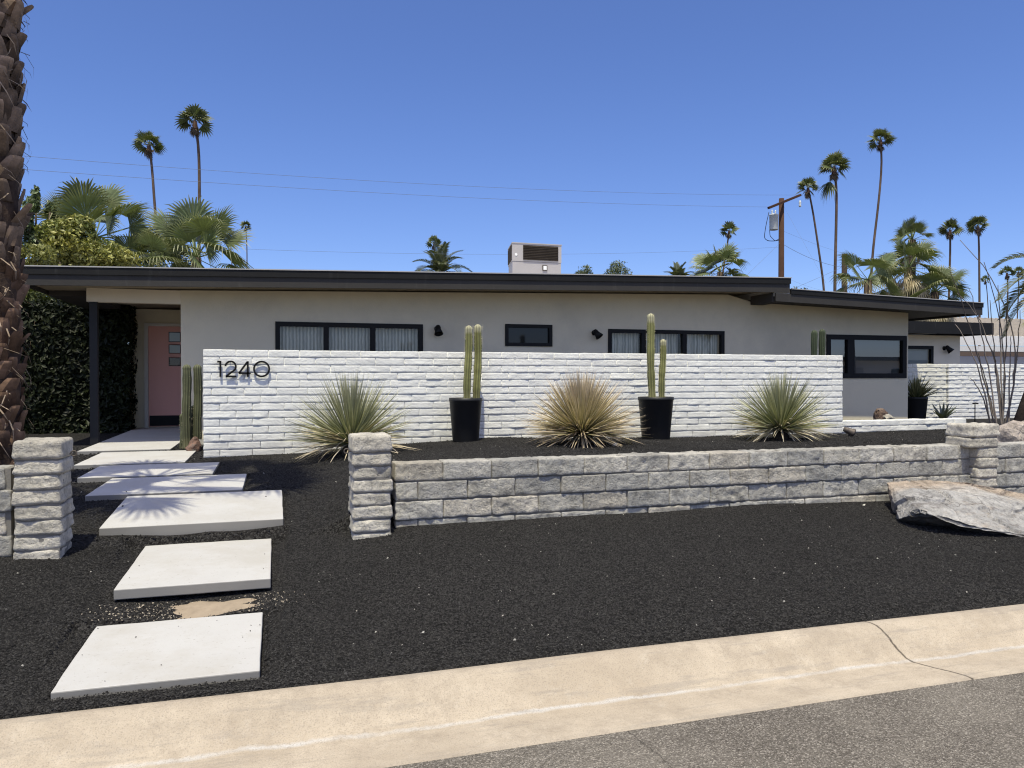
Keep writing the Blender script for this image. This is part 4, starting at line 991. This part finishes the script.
bushy_fan_palm(720,272,40,1.2,'round straw fringed fan palm left of the utility pole',8,20,None,24,.16,24)
# feather palms
def frond(mb,base,d,L,nl,ll,arch,g,cb,ct,wl=.03):
    d=unit(np.asarray(d,float)); h=unit(np.array((d[0],d[1],0))+1e-6); n=14; P=[np.asarray(base,float)]; cur=d.copy()
    for i in range(n):
        cur=unit(cur-UP*arch/n*(1+i/n)); P.append(P[-1]+cur*L/n)
    P=np.array(P); mb.tube(P,np.linspace(.022,.004,n+1)*max(L/2.5,.5),5,np.array(cb)*1.6)
    for i in range(nl):
        t=.15+.84*i/nl; k=t*n; a=int(k); f=k-a; p=P[a]*(1-f)+P[min(a+1,n)]*f; tg=unit(P[min(a+1,n)]-P[a]); s=unit(np.cross(tg,UP)); up=np.cross(s,tg)
        l=ll*(.55+.45*sin(pi*min(1,t*1.05+.1)))*g.uniform(.85,1.1)
        for sg in (-1,1):
            b=unit(s*sg*.85+tg*.55+up*.35); w=unit(np.cross(b,up))*wl*.5; dz=UP*l*.18
            c0=np.array(cb)*g.uniform(.8,1.2); c1=np.array(ct)*g.uniform(.8,1.2)
            mb.add([p-w*.5,p+w*.5,p+b*l*.5+w,p+b*l*.5-w,p+b*l-dz],[(0,1,2,3),(3,2,4)],np.array([c0,c0,c0,c0,c1]))
def feather_palm(c,base,L,n,label,seed,elr,name='feather_palm',nl=40,ll=.4,tr=.14,cb=(.055,.07,.035),ct=(.15,.15,.08),group=None,wl=.03,azr=None,arch=1.1):
    g=np.random.default_rng(seed); o=thing(name,base,label,'palm tree',group)
    mb=MB(); mb.tube([base,(np.array(base)+np.array(c))/2,c],[tr*1.2,tr,tr*1.05],12,(.05,.038,.03)); mb.build('trunk',M['bark'],o,smooth=True)
    mb=MB()
    for i in range(n):
        az=i*2.39996 if azr is None else azr[0]+(azr[1]-azr[0])*g.random(); el=elr[0]+(elr[1]-elr[0])*((i+.5)/n)
        frond(mb,c,(cos(el)*cos(az),cos(el)*sin(az),sin(el)),L*g.uniform(.85,1.1),nl,ll,arch,g,cb,ct,wl)
    mb.build('crown',M['leaf'],o)
c=at(440,275,45); feather_palm(c,(c[0],45,.5),2.1,26,'feather palm poking above the roof left of the air conditioner',3,(0,1.5),nl=30,ll=.6,wl=.06,cb=(.095,.11,.06),ct=(.28,.28,.17))
c=at(678,282,45); feather_palm(c,(c[0],45,.5),1.3,20,'low feather palm tips showing above the roof line, right of the two round bushes',4,(.2,1.5),nl=26,ll=.5,wl=.06,cb=(.095,.11,.06),ct=(.28,.28,.17))
c=at(1068,284,8.9); b=at(1014,428,8.6); feather_palm(c,(b[0],8.6,.72),1.25,18,'leaning palm with dark stem and feathery fronds at the right edge',6,(-.1,1.4),nl=44,ll=.34,tr=.07,cb=(.16,.17,.075),ct=(.48,.44,.27),wl=.026,arch=1.5)
# dead stub
p=at(844.5,254,28); mb=MB(); mb.tube([(p[0],28,.5),(p[0],28,3),tuple(p)],[.14,.12,.115],10,(.05,.037,.03)); tag(mb.build('palm_stump',M['trunk'],smooth=True),'headless dark palm stump at the left of the right thicket','palm stump')

# ------------------------------------------------------------------ the shaggy palm at the left edge
tb=np.array((-3.70,5.1)); 
pc=at(-7,400,6.65); tx,ty=pc[0],6.65
big=thing('shaggy_palm',(tx,ty,.42),'big palm with shaggy trunk of old leaf bases at the left edge','palm tree')
H0,H1=.36,6.5; RT=.158
mb=MB(); mb.tube([(tx,ty,H0),(tx+.02,ty,2.5),(tx-.01,ty,4.5),(tx,ty,H1)],[RT*1.1,RT,RT*.96,RT],18,(.06,.042,.032))
g=np.random.default_rng(77); k=0; z=H0
while z<H1:
    az=k*2.39996+g.uniform(-.3,.3); out=np.array((cos(az),sin(az),0)); s=np.array((-sin(az),cos(az),0))
    L=g.uniform(.13,.22); w=g.uniform(.10,.17); flare=g.uniform(.02,.26) if g.random()>.10 else g.uniform(.35,.7)
    p0=np.array((tx,ty,z))+out*RT*.86; dirv=unit(UP+out*flare+s*g.uniform(-.6,.6)); th=g.uniform(.018,.042)
    V=[];C=[]
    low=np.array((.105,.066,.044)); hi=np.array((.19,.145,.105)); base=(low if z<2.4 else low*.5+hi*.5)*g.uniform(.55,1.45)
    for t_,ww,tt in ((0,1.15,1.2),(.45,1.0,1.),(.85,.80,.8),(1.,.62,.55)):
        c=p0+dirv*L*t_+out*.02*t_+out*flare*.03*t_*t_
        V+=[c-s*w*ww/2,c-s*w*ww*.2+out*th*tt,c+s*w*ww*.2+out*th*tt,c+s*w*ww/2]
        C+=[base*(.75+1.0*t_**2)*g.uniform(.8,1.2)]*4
    F=[]
    for i in range(3):
        for j in range(3): F.append((i*4+j,i*4+j+1,(i+1)*4+j+1,(i+1)*4+j))
        F.append((i*4+3,i*4,(i+1)*4,(i+1)*4+3))
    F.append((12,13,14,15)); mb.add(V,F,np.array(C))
    if g.random()<.5:  # loose fibre
        q=p0+dirv*L*g.uniform(.3,1); e=q+out*g.uniform(.02,.07)+UP*g.uniform(-.1,.08)+s*g.uniform(-.08,.08); mb.add([q-s*.003,q+s*.003,e],[(0,1,2)],(.26,.21,.16))
    z+=.0125; k+=1
for i in range(420):
    az=g.uniform(0,2*pi); out=np.array((cos(az),sin(az),0)); s=np.array((-sin(az),cos(az),0)); q=np.array((tx,ty,g.uniform(.5,5.5)))+out*(RT+g.uniform(.03,.07)); L=g.uniform(.08,.28)
    e=q+out*g.uniform(-.01,.05)-UP*L*g.uniform(.2,1)+s*L*g.uniform(-.7,.7); m_=(q+e)/2+out*.03; w=g.uniform(.002,.007)
    mb.add([q-s*w,q+s*w,m_+s*w,m_-s*w,e],[(0,1,2,3),(3,2,4)],np.array((.30,.23,.165))*g.uniform(.5,1.3))
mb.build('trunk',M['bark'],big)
mb=MB(); cc=np.array((tx,ty,H1+.1)); g=np.random.default_rng(12)
for i in range(22):
    az=i*2.39996; el=-.15+1.45*((i+.5)/22); fan_leaf(mb,cc,(cos(el)*cos(az),cos(el)*sin(az),sin(el)),g.uniform(.95,1.35),g.uniform(.75,.95),22,radians(180),g.uniform(.3,.6),g,GREEN,TIP,.3,.03)
mb.build('crown',M['leaf'],big)

# ------------------------------------------------------------------ hedges and shrubs
def leaf_cloud(mb,P,size,g,cols,N=None,mixn=2.2):
    n=len(P); d=g.normal(size=(n,3)); d/=np.linalg.norm(d,axis=1)[:,None]
    if N is not None: d=d*.75+N*1.0; d/=np.linalg.norm(d,axis=1)[:,None]
    a=np.cross(d,g.normal(size=(n,3))); a/=np.linalg.norm(a,axis=1)[:,None]; b=np.cross(d,a)
    s=(size*g.uniform(.6,1.35,n))[:,None]
    V=np.stack([P-a*s,P+b*s*.45+d*s*.12,P+a*s,P-b*s*.45+d*s*.12],1).reshape(-1,3)
    m=np.clip(.5+.7*fnoise(P,mixn,3)+g.normal(size=n)*.22,0,1)[:,None]
    c=np.array(cols[0])*(1-m)+np.array(cols[1])*m; c=c*g.uniform(.7,1.3,(n,1))
    mb.add(V,(np.arange(n)*4)[:,None]+np.arange(4)[None],np.repeat(c,4,axis=0))
def hedge(x0,x1,y0,y1,z0,z1,n,size,cols,label,seed,name='hedge',depth=.3):
    g=np.random.default_rng(seed); o=thing(name,((x0+x1)/2,(y0+y1)/2,z0),label,'hedge')
    mb=MB(); mb.box(x0+depth,x1-depth*.6,y0+depth,y1-depth,z0,z1-.06,(.006,.008,.004)); mb.build('branch_core',M['bark'],o)
    A=np.array([(x1-x0)*(z1-z0),(x1-x0)*(y1-y0),(y1-y0)*(z1-z0)]); pr=A/A.sum(); f=g.choice(3,n,p=pr)
    P=np.stack([g.uniform(x0,x1,n),g.uniform(y0,y1,n),g.uniform(z0,z1,n)],1); N=np.zeros((n,3))
    e=np.abs(g.normal(size=n))*depth*.35
    P[f==0,1]=y0+e[f==0]; N[f==0]=(0,-1,0); P[f==1,2]=z1-e[f==1]; N[f==1]=(0,0,1); P[f==2,0]=x1-e[f==2]; N[f==2]=(1,0,0)
    P+=N*(.16*fnoise(P,1.4,seed))[:,None]
    mb=MB(); leaf_cloud(mb,P,size,g,cols,N); mb.build('foliage',M['hedge_leaf'],o)
hedge(-9.5,-2.66,16.15,17.4,.5,at(40,302,16.3)[2],26000,.055,((.005,.008,.003),(.022,.028,.009)),'tall dark ficus hedge left of the porch, lit along its top',4)
def shrub(blobs,y,n,size,cols,label,seed,name='shrub',stick=None):
    g=np.random.default_rng(seed); c=at(blobs[0][0],blobs[0][1],y); o=thing(name,(c[0],y,.55),label,'shrub')
    mb=MB(); Ps=[]
    tot=sum(b[2]*b[3] for b in blobs); dist=c[0]*sin(TH)+y*cos(TH); k=dist/FPX
    for (u,v,ru,rv) in blobs:
        q=at(u,v,y+g.uniform(-.4,.4)); m=int(n*ru*rv/tot); d=g.normal(size=(m,3)); d/=np.linalg.norm(d,axis=1)[:,None]
        r=(g.random(m)**.35)*(1+.35*fnoise(d*1.0+q,1.6,seed)); Ps.append(q+d*r[:,None]*np.array((ru*k,ru*k*.8,rv*k)))
    P=np.concatenate(Ps); keep=vnoise(P,1.9/max(size*12,.3),seed+7)>-.45; P=P[keep]
    leaf_cloud(mb,P,size,g,cols,None,1.3); mb.build('foliage',M['leaf'],o)
    mb=MB(); 
    for (u,v,ru,rv) in blobs[:5]:
        q=at(u,v,y); mb.tube([(c[0],y,.5),((c[0]+q[0])/2,y,q[2]*.55),tuple(q)],[.09,.06,.02],7,(.10,.08,.06))
    mb.build('stems',M['trunk'],o,smooth=True)
YG=((.12,.15,.038),(.42,.39,.11)); OL=((.16,.18,.05),(.30,.29,.09)); DG=((.05,.075,.03),(.15,.19,.08))
shrub([(70,245,26,26),(95,255,30,16),(55,235,18,16),(115,258,22,12),(80,225,14,10)],23,9500,.065,YG,'yellowing broad leaf bush over the left end of the roof',1)
shrub([(35,256,28,12),(15,262,24,14),(60,262,20,8),(0,250,20,20)],22.5,5500,.06,OL,'dense olive green bush beside the shaggy palm trunk, above the roof',2)
shrub([(33,215,8,22),(40,230,12,22),(28,235,12,20),(36,200,4,14),(50,212,5,10)],24,2600,.085,DG,'thin upright green bush next to the shaggy palm trunk',3)
shrub([(585,271,9,6),(580,276,8,6)],50,1500,.07,((.10,.12,.06),(.22,.25,.12)),'left one of two round bushes above the roof, right of the air conditioner',4)
shrub([(618,268,10,8),(624,273,9,7),(611,274,8,6)],50,2000,.07,((.10,.12,.06),(.22,.25,.12)),'right one of two round bushes above the roof, right of the air conditioner',5)
shrub([(800,291,10,5),(790,292,8,4)],45,500,.10,((.04,.06,.02),(.12,.12,.05)),'low green bush tips at the foot of the leaning palm, above the roof step',6)
shrub([(40,300,40,14),(0,300,30,20),(80,305,30,12)],19.5,5000,.06,((.03,.045,.012),(.10,.11,.03)),'olive bush behind the ficus hedge, seen under the eave',7)

# ocotillo
ob=at(1000,424,9.3); z=gz(ob[0],9.3); o=thing('ocotillo',(ob[0],9.3,z),'bare ocotillo with many thin grey wands behind the right pillar','plant')
g=np.random.default_rng(9); mb=MB()
W=[((997,424),(975,345),(950,271)),((994,424),(978,370),(955,324)),((999,424),(985,350),(969,289)),((995,424),(983,398),(970,378)),((1001,424),(990,345),(957,293)),((1004,424),(1003,350),(984,262)),((1006,424),(1006,350),(1007,300)),((1002,424),(995,360),(990,300)),((1008,424),(1010,370),(1011,335)),((1005,424),(1012,330),(960,240)),((1000,424),(997,380),(993,350)),((1009,424),(1016,360),(1020,310)),((998,424),(988,390),(978,352)),((1003,424),(1000,330),(998,285)),((1007,424),(1013,385),(1018,355))]
for (a_,b_,c_) in W:
    A_=at(*a_,9.3); B_=at(*b_,9.3+g.uniform(-.3,.3)); C_=at(*c_,9.3+g.uniform(-.6,.6)); A_[2]=z-.02
    A_=np.array((ob[0]+(A_[0]-ob[0])*.8,9.3+g.uniform(-.08,.08),z-.02))
    t_=np.linspace(0,1,14)[:,None]; P=A_*(1-t_)**2+(2*B_-.5*A_-.5*C_)*2*t_*(1-t_)+C_*t_**2; P[1:-1]+=g.normal(size=(12,3))*.006
    mb.tube(P,np.linspace(.0135,.0045,14),6,np.array((.23,.195,.165))*g.uniform(.6,1.2))
mb.build('wands',M['trunk'],o,smooth=True)

# ------------------------------------------------------------------ utility pole and lines
py=33.0; tp=at(781.5,198.5,py)
pole=thing('utility_pole',(tp[0],py,.5),'brown timber utility pole with crossarm and grey transformer','utility pole')
mb=MB(); mb.tube([(tp[0],py,.4),(tp[0],py,5),tuple(tp)],[.17,.15,.125],14); mb.build('pole_shaft',M['pole'],pole,smooth=True)
ca,cb_=at(768.5,208,py-.2),at(800.5,195,py-.2)
d=unit(cb_-ca); n=np.cross(d,(0,1,0)); hw=.055; mb=MB()
# crossarm runs away from the viewer: near end left, far end right
ca=at(768.5,208,py-.75); cb_=at(800.5,195,py+.35); d=unit(cb_-ca); sd=unit(np.cross(d,UP)); u_=np.cross(sd,d)
mb.hexa([ca-sd*hw-u_*hw,cb_-sd*hw-u_*hw,cb_+sd*hw-u_*hw,ca+sd*hw-u_*hw,ca-sd*hw+u_*hw,cb_-sd*hw+u_*hw,cb_+sd*hw+u_*hw,ca+sd*hw+u_*hw]); mb.build('crossarm',M['pole'],pole)
tc=at(773.8,215,py-.1); tz0=at(774,230.5,py)[2]; mb=MB(); rr=.215
mb.lathe((tc[0],py-.1,tz0),[(.001,0),(rr*.95,0),(rr,.03),(rr,tc[2]-tz0-.04),(rr*1.06,tc[2]-tz0-.03),(rr*1.04,tc[2]-tz0+.02),(rr*.5,tc[2]-tz0+.06),(.001,tc[2]-tz0+.07)],24); mb.build('transformer',M['xfmr'],pole,smooth=True)
for dx in (-.1,.1):
    mb=MB(); mb.lathe((tc[0]+dx,py-.1,tc[2]+.05),[(.03,0),(.045,.05),(.03,.08),(.045,.12),(.02,.2),(.001,.21)],10)
    mb.build('bushing',M['xfmr'],pole,smooth=True)
def cablepts(pts,sag=0,n=14):
    pts=np.array(pts); 
    if len(pts)==2:
        t_=np.linspace(0,1,n)[:,None]; P=pts[0]*(1-t_)+pts[1]*t_; P[:,2]-=sag*4*(t_*(1-t_))[:,0]; return P
    L=np.linspace(0,1,len(pts)); s=np.linspace(0,1,n*2); P=np.stack([np.interp(s,L,pts[:,i]) for i in range(3)],1)
    for _ in range(3): P[1:-1]=(P[:-2]+2*P[1:-1]+P[2:])/4
    return P
mb=MB(); mb.tube(cablepts([at(769,212,py),at(766,225,py),at(764,238,py),at(768,241,py),at(776,241,py),at(780,238,py)]),.018,6); mb.build('drop_loop',M['cable'],pole,smooth=True)
mb=MB(); mb.tube(cablepts([at(769.5,228,py),at(770,236,py),at(775,241,py),at(780,240,py)]),.015,6); mb.build('drop_loop',M['cable'],pole,smooth=True)
q=at(800,204,py+.3); mb=MB(); mb.lathe((q[0],py+.3,q[2]-.15),[(.001,0),(.05,0),(.07,.08),(.04,.12),(.07,.2),(.03,.33),(.001,.34)],10); mb.build('cutout_fuse',M['xfmr'],pole,smooth=True)
LINES=[((768.5,207,py-.7),(-60,163,25),.25,.013,'lower of the two long power lines running left from the crossarm'),
 ((800,195,py+.3),(-60,149,26),.35,.013,'upper of the two long power lines running left from the crossarm'),
 ((781,247,py),(150,245,30),.35,.010,'faint telephone line running left low above the roof'),
 ((780,243,py),(742,280,24),.0,.011,'service wire slanting down left from the pole to the roof'),
 ((781,243,py),(850,268,36),.25,.022,'thick sagging cable right of the pole, toward the stump'),
 ((781,230,py),(870,260,40),.15,.009,'thin wire with splice, right of the pole above the thick cable'),
 ((783,205,py),(826,283,30),.0,.007,'steep guy wire slanting down right from the top of the pole'),
 ((795,288,24),(850,264,36),.0,.013,'wire rising right from the roof step to the thicket'),
 ((781,275,py),(830,292,30),.1,.008,'lowest thin wire right of the pole, near the roof step'),
 ((960,315,26),(1030,322,34),.05,.010,'short wire crossing behind the ocotillo tips')]
for (a_,b_,sag,r,lab) in LINES:
    mb=MB(); mb.tube(cablepts([at(*a_),at(*b_)],sag,18),r*.42,5); tag(mb.build('overhead_wire',M['wire'],smooth=True),lab,'wire','overhead wires around the utility pole')

# ------------------------------------------------------------------ neighbour
ny_=30.0
nb_=thing('neighbour_house',(25,ny_,.5),'neighbouring white house with tan roof beyond the white fence','house')
xL=at(958,340,ny_)[0]-2.5; xR=xL+16
zA=at(990,318.5,ny_+6)[2]; zB=at(990,337,ny_)[2]; zC=at(990,345.5,ny_)[2]; zD=at(990,352,ny_)[2]; zE=at(990,357,ny_)[2]
mb=MB(); mb.hexa([(xL,ny_,zB-.02),(xR,ny_,zB-.02),(xR,ny_+6,zA-.12),(xL,ny_+6,zA-.12),(xL,ny_,zB+.05),(xR,ny_,zB+.05),(xR,ny_+6,zA),(xL,ny_+6,zA)]); mb.build('roof',M['neighbour_roof'],nb_)
mb=MB()
for k in range(40): 
    x=xL+.2+k*.4; mb.hexa([(x,ny_,zB+.051),(x+.06,ny_,zB+.051),(x+.06,ny_+6,zA+.001),(x,ny_+6,zA+.001),(x,ny_,zB+.10),(x+.06,ny_,zB+.10),(x+.06,ny_+6,zA+.05),(x,ny_+6,zA+.05)])
mb.build('roof_rib',M['neighbour_roof'],nb_)
mb=MB(); mb.box(xL-.05,xR,ny_-.06,ny_-.003,zC,zB+.06); mb.build('fascia',M['neighbour'],nb_)
mb=MB(); mb.box(xL,xR,ny_-1.2,ny_-.9,zD-.02,zC-.1); mb.build('gutter_board',M['neighbour'],nb_)
mb=MB(); mb.box(xL,xR,ny_-1.19,ny_-.91,zE,zD-.025); mb.build('beam',M['brown_beam'],nb_)
mb=MB(); mb.box(xL+.3,xR,ny_+.4,ny_+5.8,.4,zC-.01); mb.build('wall',M['neighbour'],nb_)
# house across the street, seen mirrored in the windows
oh=thing('facing_house',(38,-20,0),'white house across the street, mirrored in the corner window','house')
mb=MB(); mb.box(24,52,-26,-18,-.05,2.7); mb.build('wall',M['neighbour'],oh)
mb=MB(); mb.box(23,53,-27,-17.2,2.703,2.95); mb.build('roof',M['soffit_dark'],oh)
mb=MB(); mb.box(35,39.5,-17.99,-17.9,0,2.2); mb.build('garage_door',M['ac_paint'],oh)
f=None
mb=MB(); bars(mb,42,46,.9,2.1,-17.99,-17.9,.08,(44,)); f=mb.build('window_frame',M['black_metal'],oh)
mb=MB(); mb.box(42.08,45.92,-17.985,-17.93,.98,2.02); mb.build('pane',M['dark_glass'],f)
fp=thing('fan_palm',(31.3,-9.5,0),'palm across the street whose stem is mirrored in the corner window','palm tree')
mb=MB(); mb.tube([(31.3,-9.5,0),(31.1,-9.5,4),(31.6,-9.5,9)],[.28,.22,.2],12,(.12,.09,.07)); mb.build('trunk',M['trunk'],fp,smooth=True)
mb=MB(); crown(mb,np.array((31.6,-9.5,9.)),1.5,24,18,np.random.default_rng(3),-.4,1.4); mb.build('crown',M['leaf'],fp)
